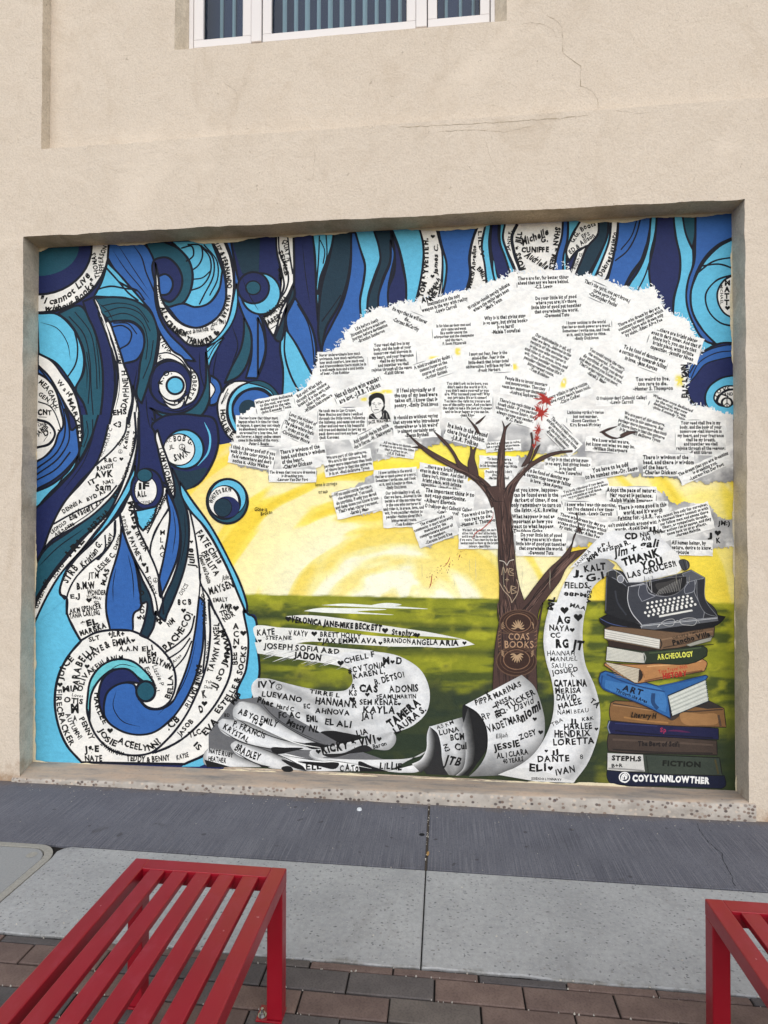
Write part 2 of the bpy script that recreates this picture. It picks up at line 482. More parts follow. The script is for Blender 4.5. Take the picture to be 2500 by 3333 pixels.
strip('window_sill', wb_, YP, inner(wb_, (FXR, FZB+0.001), (FXL, FZB+0.001)), YW+0.01, M_STUCCO)
box('window_head', (WL-0.05, YP, FZT), (WR+0.05, YW+0.1, WT), M_STUCCO, bld)
# unseen block and roof behind the facade, added to block sun and light leaks
box('rear_block', (-9, 3.66, -0.02), (9, 11, 8.0), M_STUCCO, bld)
box('roof_cap', (-9, YF-0.02, 8.0), (9, 11, 8.25), M_STUCCO, bld)

# window: white frame, three lights, vertical blinds behind the middle one
win = empty('window', (FXL, YW, FZB)); win.parent = bld
win.matrix_parent_inverse = Matrix.Translation(-Vector(bld.location))
def wbox(name, x0, x1, z0, z1, y0, y1, mat, bev=0.003):
    o = box(name, (x0, y0, z0), (x1, y1, z1), mat, None, bev, 1)
    o.parent = win
    o.matrix_parent_inverse = (Matrix.Translation(bld.matrix_parent_inverse @ Vector((0, 0, 0))) @ Matrix.Identity(4)) if False else Matrix.Translation(-Vector(win.location))
    return o
PB = 4.673
lights = [(-1.523, -1.264), (-1.078, -0.228), (-0.042, 0.217)]
wbox('frame', FXL, FXL+0.030, FZB, FZT, YW+0.008, YW+0.05, M_WHITEFRAME)
wbox('frame', FXR-0.026, FXR, FZB, FZT, YW+0.008, YW+0.05, M_WHITEFRAME)
wbox('gasket', FXL+0.030, FXL+0.036, FZB, FZT, YW+0.015, YW+0.05, M_GASKET, 0)
wbox('gasket', FXR-0.032, FXR-0.026, FZB, FZT, YW+0.015, YW+0.05, M_GASKET, 0)
sashes = [(FXL+0.036, -1.208), (-1.135, -0.171), (-0.098, FXR-0.032)]
for (a, b), (p, q) in zip(sashes, lights):
    wbox('frame', a, b, FZB, PB, YW, YW+0.05, M_WHITEFRAME)
    wbox('frame', a, p, PB-0.001, FZT, YW+0.001, YW+0.05, M_WHITEFRAME)
    wbox('frame', q, b, PB-0.001, FZT, YW+0.001, YW+0.05, M_WHITEFRAME)
    wbox('gasket', p, q, PB-0.002, PB+0.004, YW+0.02, YW+0.03, M_GASKET, 0)
    wbox('gasket', p-0.001, p+0.004, PB, FZT, YW+0.02, YW+0.03, M_GASKET, 0)
    wbox('gasket', q-0.004, q+0.001, PB, FZT, YW+0.02, YW+0.03, M_GASKET, 0)
    o = pymesh('pane', [(p-0.01, YW+0.034, PB-0.01), (q+0.01, YW+0.034, PB-0.01), (q+0.01, YW+0.034, FZT), (p-0.01, YW+0.034, FZT)], [(0, 1, 2, 3)], M_GLASS)
    o.parent = win; o.matrix_parent_inverse = Matrix.Translation(-Vector(win.location))
for a, b in ((-1.208, -1.135), (-0.171, -0.098)):
    wbox('mullion', a+0.001, b-0.006, FZB+0.004, FZT, YW-0.006, YW+0.05, M_WHITEFRAME)
    wbox('gasket', b-0.006, b-0.001, FZB+0.002, FZT, YW+0.012, YW+0.05, M_GASKET, 0)
vane = None
def vane_at(x, w, tilt, y=YW+0.10):
    c, s = math.cos(tilt)*w/2, math.sin(tilt)*w/2
    v = []
    for k in range(5):
        u = k/4*2-1
        bow = 0.006*(1-u*u)
        v.append((x+u*c - s/w*2*bow*0, y+u*s-bow))
    vs = [(p[0], p[1], FZB+0.02) for p in v]+[(p[0], p[1], FZT) for p in v]
    o = pymesh('blind_vane', vs, [(i, i+1, 6+i, 5+i) for i in range(4)], M_BLIND, None, True)
    o.parent = win; o.matrix_parent_inverse = Matrix.Translation(-Vector(win.location))
x = -1.02
while x < -0.25:
    vane_at(x, 0.024+0.012*rng.random(), 0.35); x += 0.0745
for x in (-1.47, -1.385, -1.315, 0.015, 0.105, 0.185):
    vane_at(x, 0.022, 0.4, YW+0.17)
o = box('dim_room_sheet', (FXL-0.2, YW+0.19, FZB-0.1), (FXR+0.2, YW+0.2, FZT+0.1), M_ROOM)  # sheet close behind the glass; the room's dimness is put into its colour
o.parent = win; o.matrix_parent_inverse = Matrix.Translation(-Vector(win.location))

# ------------------------------------------------------------------ photo pixel <-> plane (used to rectify what was measured on flat surfaces)
CX, CY = 1250.0, 1666.5
def rays(px):
    px = np.asarray(px, float).reshape(-1, 2)
    return (px[:, :1]-CX)/FPX*AXR + (-(px[:, 1:]-CY)/FPX)*AXU + AXF
def to_wall(px, Y=YM):
    d = rays(px); t = Y/d[:, 1]
    return np.stack([d[:, 0]*t, CAMZ+d[:, 2]*t], 1)        # wall coordinates x, z in metres
def to_ground(px, z=0.0):
    d = rays(px); t = (z-CAMZ)/d[:, 2]
    return np.stack([d[:, 0]*t, d[:, 1]*t], 1)
def from_wall(xz, Y=YM):
    xz = np.asarray(xz, float)
    P = np.stack([xz[:, 0], np.full(len(xz), Y), xz[:, 1]-CAMZ], 1)
    f = P@AXF
    return np.stack([CX+FPX*(P@AXR)/f, CY-FPX*(P@AXU)/f], 1)

# plaster cracks on the facade: thin flat strips of darker tone
def crack_wall(name, px, y, w, mat, parent):
    p = to_wall(px, y)
    q = [p[0]]
    for a, b in zip(p[:-1], p[1:]):
        n = max(2, int(np.linalg.norm(b-a)/0.02))
        for i in range(1, n+1):
            q.append(a+(b-a)*i/n + (np.array([rng.random(), rng.random()])-0.5)*0.006)
    q = np.array(q)
    d = np.gradient(q, axis=0); d /= np.linalg.norm(d, axis=1)[:, None]+1e-9
    nr = np.stack([-d[:, 1], d[:, 0]], 1)
    ww = w*0.62*(0.25+np.array([rng.random()**2 for _ in q])*1.2); ww[0] = ww[-1] = 0.0003
    A = q+nr*ww[:, None]/2; B = q-nr*ww[:, None]/2
    n = len(q)
    return pymesh(name, [(v[0], y-0.0008, v[1]) for v in A]+[(v[0], y-0.0008, v[1]) for v in B],
                  [(i, i+1, n+i+1, n+i) for i in range(n-1)], mat, parent)
def C2(x0, y0, w, s):
    v = [float(t) for t in s.split()]
    k = w/1659.0
    return [(x0+v[i]*k, y0+v[i+1]*k) for i in range(0, len(v), 2)]
for s_, w_ in (('700 65 740 85 770 120 772 180 775 230 820 265 850 285 848 370 900 395 922 430 925 490', 0.006),
               ('590 105 640 97 700 110 735 130 745 165', 0.0035),
               ('60 550 160 545 300 540 420 532 560 526 640 518 760 512 900 495', 0.006),
               ('230 570 400 560 520 572 640 545', 0.004), ('440 610 460 680 475 715 500 760', 0.002),
               ('1000 478 1100 490 1160 487', 0.002)):
    crack_wall('crack', C2(1250, 0, 1250, s_), YP if 'x' in s_ else (YP if float(s_.split()[1]) < 470 and float(s_.split()[-1]) < 500 else YF), w_, M_CRACK, bld)
for s_, w_ in (('965 355 1020 390 1025 430 1022 490', 0.002), ('1360 650 1355 740 1350 780 1320 770', 0.003)):
    crack_wall('crack', C2(0, 0, 1250, s_), YP if float(s_.split()[1]) < 560 else YF, w_, M_CRACK, bld)
for s_, w_ in (('1180 300 1060 420 990 500', 0.008),):
    pass

# recess sill of exposed-aggregate concrete
def build_sill():
    xs = np.linspace(OL-0.03, OR+0.03, 240)
    prof = [(3.266, -0.01, 0, 0), (3.264, 0.0, 0, .55), (3.268, 0.0, 0, .9), (3.276, 0.0, 0, 1.0), (3.292, 0.004, .1, .9), (3.335, 0.004, .4, .6), (3.38, 0.003, .7, .3), (3.42, 0.0, 1, 0), (3.45, 0.004, 1, 0)]
    v = []; f = []
    for i, x in enumerate(xs):
        u = (x-OL)/(OR-OL)
        zf = 0.030+0.070*u; zb = 0.058+0.030*u           # the sill stands higher over the falling pavement on the right
        for j, (y, z, wb, wf) in enumerate(prof):
            dz = (float(fbm(x*5, j*3.1, 21))-0.5)*0.010 + (float(vnoise(x*40, j*2.7, 23))-0.5)*0.004
            dy = (float(fbm(x*9, j*2.3, 22))-0.5)*0.010 if j < 5 else 0
            v.append((x, y+dy, -0.01 if j == 0 else z+wb*zb+wf*zf+dz*(0.3 if j > 6 else 1)))
    n = len(prof)
    for i in range(len(xs)-1):
        for j in range(n-1):
            f.append((i*n+j, (i+1)*n+j, (i+1)*n+j+1, i*n+j+1))
    pymesh('sill', v, f, M_SILL, bld, True)
build_sill()

# ------------------------------------------------------------------ ground
g = pymesh('ground', [(-400, -400, -0.06), (400, -400, -0.06), (400, 400, -0.06), (-400, 400, -0.06)], [(0, 1, 2, 3)], M_STREET)
tag(g, kind='structure')
bed = pymesh('paving_bed', [(-9, -3.2, -0.011), (9, -3.2, -0.011), (9, 3.29, -0.011), (-9, 3.29, -0.011)], [(0, 1, 2, 3)], M_BED)
tag(bed, kind='structure')
YD, YL = 2.662, 2.079                        # charcoal strip | pale strip | pavers
pav = tag(empty('pavement', (0, 2.6, 0)), kind='structure')
def slab(name, pts, mat, top, parent, depth=0.05, bev=0.004):
    bm = bmesh.new()
    vs = [bm.verts.new((p[0], p[1], top)) for p in pts]
    f = bm.faces.new(vs)
    r = bmesh.ops.extrude_face_region(bm, geom=[f])
    low = [e for e in r['geom'] if isinstance(e, bmesh.types.BMVert)]
    bmesh.ops.translate(bm, verts=low, vec=(0, 0, -depth))
    if bev:
        ed = [e for e in bm.edges if all(abs(v.co.z-top) < 1e-6 for v in e.verts)]
        bmesh.ops.bevel(bm, geom=ed, offset=bev, segments=1, affect='EDGES')
    return bm_obj(name, bm, mat, parent)
def rect(x0, x1, y0, y1): return [(x0, y0), (x1, y0), (x1, y1), (x0, y1)]
JX = -0.082
for x0, x1 in ((-8.6, -5.72), (-5.71, -2.90), (-2.89, JX-0.006), (JX+0.006, 2.75), (2.76, 5.6), (5.61, 8.6)):
    n = 60
    edge = jit_line((x0, YD+0.004), (x1, YD+0.003), n, 0.0035, 31)
    slab('charcoal_slab', [tuple(p) for p in edge]+[(x1, YF+0.004), (x0, YF+0.004)], M_DARK, 0.002, pav, 0.05, 0.0025)
# strip of filler in the joint
box('joint_filler', (JX-0.010, YD+0.01, -0.03), (JX+0.010, YF-0.01, -0.006), M_JOINT, pav)
def pale(x0, x1, corner=False):
    n = 90
    front = jit_line((x0, YL+0.004), (x1, YL+0.004), n, 0.009, 33)
    pts = [tuple(p) for p in front] + [(x1, YD-0.002)]
    if corner:
        pts += [(-1.83, YD-0.001), (-1.862, YD-0.018), (-1.88, 2.615), (-1.868, 2.56)]
    else:
        pts += [(x0, YD-0.002)]
    slab('pale_slab', pts, M_LIGHT, 0.0, pav, 0.05, 0.004)
pale(-1.866, JX-0.0028, True); pale(JX+0.0028, 2.75); pale(2.757, 5.6); pale(5.607, 8.6); pale(-5.7, -2.62)
# crack across the charcoal slab
gc = to_ground(C2(1900, 2480, 600, '1022 560 1035 605 1070 660 1110 710 1135 740 1170 765 1205 800 1248 830 1255 890 1285 950 1320 1010 1345 1060 1340 1085 1370 1130'))
gq = []
for a, b in zip(gc[:-1], gc[1:]):
    for i in range(5): gq.append(a+(b-a)*i/5+(np.array([rng.random(), rng.random()])-0.5)*0.004)
gq = np.array(gq); n = len(gq)
wv = np.array([0.0006+0.0018*rng.random()**2 for _ in gq])
pymesh('crack', [(p[0]-w, p[1], 0.0035) for p, w in zip(gq, wv)]+[(p[0]+w, p[1], 0.0035) for p, w in zip(gq, wv)], [(i, i+1, n+i+1, n+i) for i in range(n-1)], M_CRACKD, pav)

# brick pavers, each a piece of its own
def paver_mesh(L, W, key):
    bm = bmesh.new()
    bm_box(bm, (-L/2, -W/2, -0.05), (L/2, W/2, 0), 0.0, 1)
    ed = [e for e in bm.edges if all(v.co.z > -0.001 for v in e.verts)]
    bmesh.ops.bevel(bm, geom=ed, offset=0.003, segments=1, affect='EDGES')
    me = bpy.data.meshes.new('paver'); bm.to_mesh(me); bm.free()
    return me
PL, PW = 0.304, 0.0968
pm_full = {k: paver_mesh(PL-0.0065, PW-0.0065, k) for k in 'BGM'}
pm_cut = {k: paver_mesh(PL-0.0065, 0.030, k) for k in 'BGM'}
pmats = {'B': M_PAV_B, 'G': M_PAV_G, 'M': M_PAV_M}
for d in (pm_full, pm_cut):
    for k, me in d.items(): me.materials.append(pmats[k])
known = {(0, 0): 'B', (0, 1): 'B', (0, 2): 'G', (0, -1): 'M', (1, 0): 'G', (1, 1): 'B', (1, -1): 'G', (1, 2): 'B', (1, -2): 'G',
         (2, 0): 'B', (2, 1): 'M', (2, 2): 'B', (2, -1): 'B', (3, 0): 'G', (3, 1): 'B', (3, -1): 'G', (3, 2): 'G'}
for r in range(15):
    if r == 0: yc, me_set = 2.0605, pm_cut
    else: yc, me_set = 2.044-(r-0.5)*PW, pm_full
    off = -0.485 if r % 2 == 0 else -0.335
    for c in range(-9, 10):
        xc = off + (c+0.5)*PL
        if abs(xc) > 2.6: continue
        k = known.get((r, c)) or rng.choice('BBGGM')
        o = bpy.data.objects.new('paver', me_set[k])
        COL.objects.link(o); o.parent = pav
        o.matrix_parent_inverse = Matrix.Translation(-Vector(pav.location))
        o.location = (xc+rng.uniform(-.001, .001), yc+rng.uniform(-.0008, .0008), rng.uniform(-0.0025, 0.0))
        o.rotation_euler = (rng.uniform(-.006, .006), rng.uniform(-.004, .004), rng.uniform(-.004, .004))
t = NT('distant_paving')
br = t.node('ShaderNodeTexBrick'); t.l.new(t.co, br.inputs['Vector'])
br.inputs['Scale'].default_value = 1.0; br.inputs['Brick Width'].default_value = PL; br.inputs['Row Height'].default_value = PW
br.inputs['Mortar Size'].default_value = 0.003
br.inputs['Color1'].default_value = (*lin((108, 95, 87)), 1); br.inputs['Color2'].default_value = (*lin((88, 87, 87)), 1); br.inputs['Mortar'].default_value = (*lin((30, 28, 28)), 1)
M_FARPAV = t.done(br.outputs['Color'], 0.85)
YB = 2.044-14*PW-0.004
for nm, x0, x1, y0, y1 in (('paving', -9, 9, -3.2, YB), ('paving', -9, -2.75, YB, 2.07), ('paving', 2.75, 9, YB, 2.07)):
    tag(pymesh(nm, [(x0, y0, -0.004), (x1, y0, -0.004), (x1, y1, -0.004), (x0, y1, -0.004)], [(0, 1, 2, 3)], M_FARPAV), kind='structure')
# pale grit lying in the joints
def grit():
    v = []; f = []
    for k in range(420):
        r = rng.random()
        if r < 0.45:
            row = rng.randint(0, 4); y = 2.078-0.034*(row > 0)-max(0, row-1)*PW+rng.uniform(-.004, .004); x = rng.uniform(-1.6, 1.6)
        elif r < 0.5:
            x = JX+rng.uniform(-.005, .005); y = rng.uniform(YD, YF)
        elif r < 0.85:
            x = rng.uniform(-2.5, 1.6); y = YF-abs(rng.gauss(0, 0.08))-0.02
        else:
            x = rng.uniform(-2.3, 1.4); y = rng.uniform(2.1, 3.2)
        s = rng.uniform(0.0012, 0.0036); b = len(v); a0 = rng.random()*6
        for j in range(5):
            a = a0+j*1.2566
            v.append((x+s*math.cos(a)*1.3, y+s*math.sin(a), 0.0 if y > 2.078 else -0.004))
        v.append((x, y, s*1.1+(0.002 if y > 2.66 else 0)))
        f += [(b+j, b+(j+1) % 5, b+5) for j in range(5)]
    o = pymesh('grit', v, f, M_GRIT)
    tag(o, 'pale grit and pebbles scattered over the pavement', 'grit', kind='stuff')
grit()

# utility box lid at the left edge of the pale strip
ub = tag(empty('utility_box', (-2.2, 2.37, 0)), 'concrete utility box cover set in the pavement left of the red bench', 'utility cover')
def rrect(x0, x1, y0, y1, r, n=10):
    p = []
    for cx_, cy_, a0 in ((x1-r, y1-r, 0), (x0+r, y1-r, 90), (x0+r, y0+r, 180), (x1-r, y0+r, 270)):
        for i in range(n+1):
            a = math.radians(a0+90*i/n); p.append((cx_+r*math.cos(a), cy_+r*math.sin(a)))
    return p
ro, ri = rrect(-2.56, -1.8695, 2.086, 2.6605, 0.125), rrect(-2.53, -1.904, 2.116, 2.632, 0.105)
n = len(ro)
pymesh('rim', [(p[0], p[1], 0.001) for p in ro]+[(p[0], p[1], 0.003) for p in ri]+[(p[0], p[1], -0.02) for p in ri]+[(p[0], p[1], -0.03) for p in ro],
       [(i, (i+1) % n, n+(i+1) % n, n+i) for i in range(n)]+[(n+i, n+(i+1) % n, 2*n+(i+1) % n, 2*n+i) for i in range(n)]+[(3*n+i, 3*n+(i+1) % n, (i+1) % n, i) for i in range(n)], M_RIM, ub)
slab('lid', rrect(-2.526, -1.908, 2.120, 2.628, 0.102), M_LID, 0.0, ub, 0.02, 0.003)
bm = bmesh.new()
bmesh.ops.create_circle(bm, cap_ends=True, radius=0.024, segments=24, matrix=Matrix.Translation((-1.977, 2.574, 0.0015)))
bm_obj('lift_hole', bm, M_RIM, ub)

# ------------------------------------------------------------------ benches
def make_bench(name, label, x0, yfar, rot):
    W, L, H = 0.528, 1.52, 0.465
    b = 0.052; hb = 0.050
    root = tag(empty(name, (x0, yfar, 0)), label, 'bench', 'red slatted metal benches')
    root.rotation_euler = (0, 0, rot)
    def part(nm, lo, hi, bev=0.004, mat=M_BENCH):
        o = box(nm, lo, hi, mat, None, bev, 3)
        for p in o.data.polygons: p.use_smooth = False
        o.parent = root
        return o
    part('side_rail', (0, -L, H-hb), (b, 0, H)); part('side_rail', (W-b, -L, H-hb), (W, 0, H))
    part('end_rail', (b-0.001, -b, H-hb+0.0006), (W-b+0.001, -0.0006, H-0.0006), 0.0025)
    part('end_rail', (b-0.001, -L+0.0006, H-hb+0.0006), (W-b+0.001, -L+b, H-0.0006), 0.0025)
    part('weld_seam', (b+0.002, -b-0.0022, H-0.012), (W-b-0.002, -b+0.0022, H+0.0004), 0.0015)
    part('weld_seam', (b+0.002, -L+b-0.0022, H-0.012), (W-b-0.002, -L+b+0.0022, H+0.0004), 0.0015)
    gap = 0.0265
    sw = (W-2*b-6*gap)/5
    for i in range(5):
        x = b+gap+i*(sw+gap)
        part('slat', (x, -L+b-0.001, H-0.021), (x+sw, -b+0.001, H-0.0015), 0.003)
    for lx in (0, W-b):
        for ly in (-b, -L):
            part('leg', (lx+0.0006, ly+0.0006, 0.006), (lx+b-0.0006, ly+b-0.0006, H-hb+0.001), 0.004)
            ex = -0.03 if lx > 0.1 else 0.0
            part('foot_plate', (lx-0.034 if lx > 0.1 else lx, ly-0.004, 0.0), (lx+b if lx > 0.1 else lx+b+0.034, ly+b+0.004, 0.006), 0.001)
            bx = lx-0.018 if lx > 0.1 else lx+b+0.018
            bm = bmesh.new()
            bmesh.ops.create_cone(bm, cap_ends=True, radius1=0.0095, radius2=0.0095, depth=0.009, segments=6, matrix=Matrix.Translation((bx, ly+b/2-0.01, 0.0105)))
            bmesh.ops.create_cone(bm, cap_ends=True, radius1=0.005, radius2=0.0045, depth=0.014, segments=12, matrix=Matrix.Translation((bx, ly+b/2-0.01, 0.021)))
            bmesh.ops.create_cone(bm, cap_ends=True, radius1=0.014, radius2=0.014, depth=0.002, segments=16, matrix=Matrix.Translation((bx, ly+b/2-0.01, 0.0068)))
            o = bm_obj('anchor_bolt', bm, M_STEEL, None); o.parent = root
    return root
make_bench('bench', 'red slatted metal bench in the left foreground, seen nearly whole', -1.0455, 1.859, 0.0)
make_bench('bench', 'red slatted metal bench cut off by the right edge of the picture', 0.794, 1.849, math.radians(0.0))

# small litter
def disc(name, x, y, z, r, hgt, mat, label, cat, sx=1.0, seg=20):
    bm = bmesh.new()
    bmesh.ops.create_cone(bm, cap_ends=True, radius1=r, radius2=r*0.88, depth=hgt, segments=seg, matrix=Matrix.Translation((0, 0, hgt/2)) @ Matrix.Diagonal((sx, 1, 1, 1)))
    bmesh.ops.create_cone(bm, cap_ends=True, radius1=r*0.6, radius2=r*0.55, depth=hgt*0.3, segments=seg, matrix=Matrix.Translation((0, 0, hgt*1.1)) @ Matrix.Diagonal((sx, 1, 1, 1)))
    o = bm_obj(name, bm, mat); o.location = (x, y, z)
    return tag(o, label, cat)
disc('bottle_cap', -0.468, 3.165, 0.002, 0.0145, 0.007, M_CAP, 'small white bottle cap lying on the charcoal pavement', 'bottle cap')
disc('chewing_gum', -0.111, 2.95, 0.002, 0.012, 0.003, M_GUM, 'black flattened chewing gum beside the pavement joint', 'gum', 1.25, 9)
v = [(0, 0, 0.003), (0.007, 0.012, 0.008), (0.006, 0.03, 0.006), (0.001, 0.042, 0.003), (-0.005, 0.028, 0.004), (-0.006, 0.012, 0.003)]
o = pymesh('dry_leaf', v+[(p[0], p[1], p[2]-0.001) for p in v], [(0, 1, 2, 3, 4, 5), (11, 10, 9, 8, 7, 6)]+[(i, (i+1) % 6, 6+(i+1) % 6, 6+i) for i in range(6)], M_LEAF)
o.location = (-0.076, 2.765, 0.001)
tag(o, 'small dry yellow leaf in the pavement joint', 'leaf')

# ================================================================== the mural
# Flat paint on the back wall of the recess. Shapes were measured on the photograph (crops named below),
# rectified onto the wall plane and laid as very thin paint layers, later strokes over earlier ones.
CR = {'A': (80, 760, 800), 'B': (80, 1360, 800), 'C': (80, 1960, 800), 'D': (840, 700, 800), 'E': (1620, 660, 800),
      'F': (700, 1240, 600), 'G': (1260, 1180, 600), 'H': (1820, 1140, 600), 'I': (1260, 1560, 600), 'J': (1820, 1560, 600),
      'K': (680, 1960, 800), 'L': (1360, 1960, 800), 'M': (1850, 1980, 600), 'S': (0, 0, 1659)}
mural = tag(empty('mural', (-0.49, YM, 0.09)), 'large colourful wall painting of a tree, quotes, books and typewriter inside the recess', 'mural')
LAYER = [0.0]
STEP = 4.0e-5
BOX = np.zeros((6000, 5)); NBOX = [0]
GAP = [None]
def crop_pts(c, s):
    """'x y x y ...' in pixels of crop c -> photo pixels; a trailing * marks a sharp corner; 'Bx y' switches crop."""
    out = []; corner = []; GAP[0] = None
    cur = c; toks = s.split(); i = 0
    while i < len(toks):
        t = toks[i]
        if t[0].isalpha():
            cur = t[0]; t = t[1:]
            if not t: i += 1; t = toks[i]
        x0, y0, w = CR[cur]; k = w/1659.0
        y = toks[i+1]; cn = y.endswith('*')
        if y.endswith('~'): GAP[0] = len(out); cn = True
        out.append((x0+float(t)*k, y0+float(y.rstrip('*~'))*k)); corner.append(cn)
        i += 2
    return np.array(out), corner
def spline(P, corner, closed, sub=7):
    n = len(P)
    if n < 3: return P
    res = []
    rg = range(n) if closed else range(n-1)
    for i in rg:
        p1, p2 = P[i], P[(i+1) % n]
        p0 = P[i-1] if (closed or i > 0) else 2*p1-p2
        p3 = P[(i+2) % n] if (closed or i+2 < n) else 2*p2-p1
        L = np.linalg.norm(p2-p1)
        def tan(a, b, c_):                      # limited Catmull-Rom tangent
            d1 = np.linalg.norm(b-a)+1e-6; d2 = np.linalg.norm(c_-b)+1e-6
            m = ((b-a)/d1*d2+(c_-b)/d2*d1)/(d1+d2)
            return m
        m1 = (p2-p1) if corner[i] else tan(p0, p1, p2)*L
        m2 = (p2-p1) if corner[(i+1) % n] else tan(p1, p2, p3)*L
        k = max(2, min(sub, int(L/7)+2))
        for t in np.arange(k)/k:
            t2, t3 = t*t, t*t*t
            res.append((2*t3-3*t2+1)*p1+(t3-2*t2+t)*m1+(-2*t3+3*t2)*p2+(t3-t2)*m2)
    if not closed: res.append(P[-1])
    return np.array(res)

C_ = {'K': (12, 17, 32), 'N': (27, 37, 86), 'T': (28, 80, 98), 'M': (48, 96, 166), 'L': (96, 184, 218), 'W': (236, 233, 228),
      'D': (22, 50, 66), 'Q': (104, 190, 200), 'B': (62, 45, 40), 'b': (38, 28, 27), 'Y': (248, 222, 92), 'G': (42, 54, 38), 'k': (16, 16, 18),
      'g': (120, 120, 122), 's': (176, 175, 175), 'c': (238, 228, 200), 'R': (172, 44, 36), 'o': (150, 108, 74), 'w': (216, 213, 210)}
def colr(c): return lin(C_[c] if isinstance(c, str) else c)

class Paint:
    """collects painted pieces (photo-pixel outlines) and builds them as ONE flat mesh on the wall"""
    def __init__(self): self.v = []; self.f = []; self.c = []; self.n = 0
    def add(self, px, faces, cols, lift=1):
        # painter's order without piling up thickness: one coat above whatever lies under this piece
        px = np.asarray(px, float)
        lo_, hi_ = px.min(0), px.max(0); k_ = NBOX[0]
        B_ = BOX[:k_]
        hit = (B_[:, 0] <= hi_[0]) & (B_[:, 2] >= lo_[0]) & (B_[:, 1] <= hi_[1]) & (B_[:, 3] >= lo_[1])
        lev = (B_[hit, 4].max() if hit.any() else 0.0)+lift
        BOX[k_] = (lo_[0], lo_[1], hi_[0], hi_[1], lev); NBOX[0] += 1
        LAYER[0] = max(LAYER[0], lev)
        y = YM-0.0006-lev*STEP
        xz = to_wall(px)
        b = self.n
        self.v.append(np.column_stack([xz[:, 0], np.full(len(xz), y), xz[:, 1]]))
        self.f += [tuple(b+i for i in f) for f in faces]
        cols = np.asarray(cols, float)
        if cols.ndim == 1: cols = np.tile(cols, (len(xz), 1))
        self.c.append(cols); self.n += len(xz)
    def fill(self, px, col, lift=1):
        self.add(px, [tuple(range(len(px)))], colr(col), lift)
    def stroke(self, px, w, col, closed=False, taper=False, lift=1):
        P = np.asarray(px, float)
        d = (np.roll(P, -1, 0)-np.roll(P, 1, 0)) if closed else np.gradient(P, axis=0)
        d /= np.linalg.norm(d, axis=1)[:, None]+1e-9
        nr = np.stack([-d[:, 1], d[:, 0]], 1)
        n = len(P)
        ww = np.full(n, w*1.0)
        if taper: ww = w*np.clip(np.sin(np.linspace(0.12, math.pi-0.12, n))*1.25, 0.15, 1)
        ww = ww*(0.88+0.24*vnoise(np.arange(n)*0.35, np.full(n, LAYER[0]*1.7), 3))
        A = P+nr*ww[:, None]/2; B = P-nr*ww[:, None]/2
        m_ = n if closed else n-1
        self.add(np.vstack([A, B]), [(i, (i+1) % n, n+(i+1) % n, n+i) for i in range(m_)], colr(col), lift)
    def build(self, name, parent=None, label=None):
        if not self.v: return None
        v = np.vstack(self.v); c = np.vstack(self.c)
        me = bpy.data.meshes.new(name)
        me.from_pydata(v.tolist(), [], self.f)
        at = me.color_attributes.new('Col', 'FLOAT_COLOR', 'POINT')
        at.data.foreach_set('color', np.column_stack([c, np.ones(len(c))]).astype(np.float32).ravel())
        o = link_mesh(name, me, M_PAINT, None)
        p = parent or mural
        o.parent = p
        if p is mural: o.matrix_parent_inverse = Matrix.Translation(-Vector(mural.location))
        if label: o['label'] = label
        return o

def shape(name, items, c='A', parent=None, label=None):
    """items: (colour, points, outline width or 0, [outline colour]) or ('-', points, width, colour, taper) for a stroke or ('o', 'cx cy rx ry', colour, width, ocol)"""
    P = Paint()
    for it in items:
        if it[0] == '-':
            pts, cn = crop_pts(c, it[1])
            k = CR[c][2]/1659.0
            P.stroke(spline(pts, cn, False), it[2]*k, it[3] if len(it) > 3 else 'K', False, len(it) > 4 and it[4])
        elif it[0] == 'o':
            cx_, cy_, rx, ry = [float(t) for t in it[1].split()]
            a = np.linspace(0, 2*math.pi, 41)[:-1]
            x0, y0, w = CR[c]; k = w/1659.0
            px = np.column_stack([x0+(cx_+rx*np.cos(a))*k, y0+(cy_+ry*np.sin(a))*k])
            if it[2]: P.fill(px, it[2])
            if len(it) > 3 and it[3]: P.stroke(px, it[3]*k, it[4] if len(it) > 4 else 'K', True)
        else:
            pts, cn = crop_pts(c, it[1])
            k = CR[c][2]/1659.0
            px = spline(pts, cn, True)
            P.fill(px, it[0])
            if len(it) > 2 and it[2]:
                oc = it[3] if len(it) > 3 else 'K'
                if GAP[0] is None: P.stroke(px, it[2]*k, oc, True)
                else:                                  # the side after the '~' point has no outline
                    g_ = (GAP[0]+1) % len(pts)
                    P.stroke(spline(np.roll(pts, -g_, 0), cn[g_:]+cn[:g_], False), it[2]*k, oc)
    return P.build(name, parent, label)

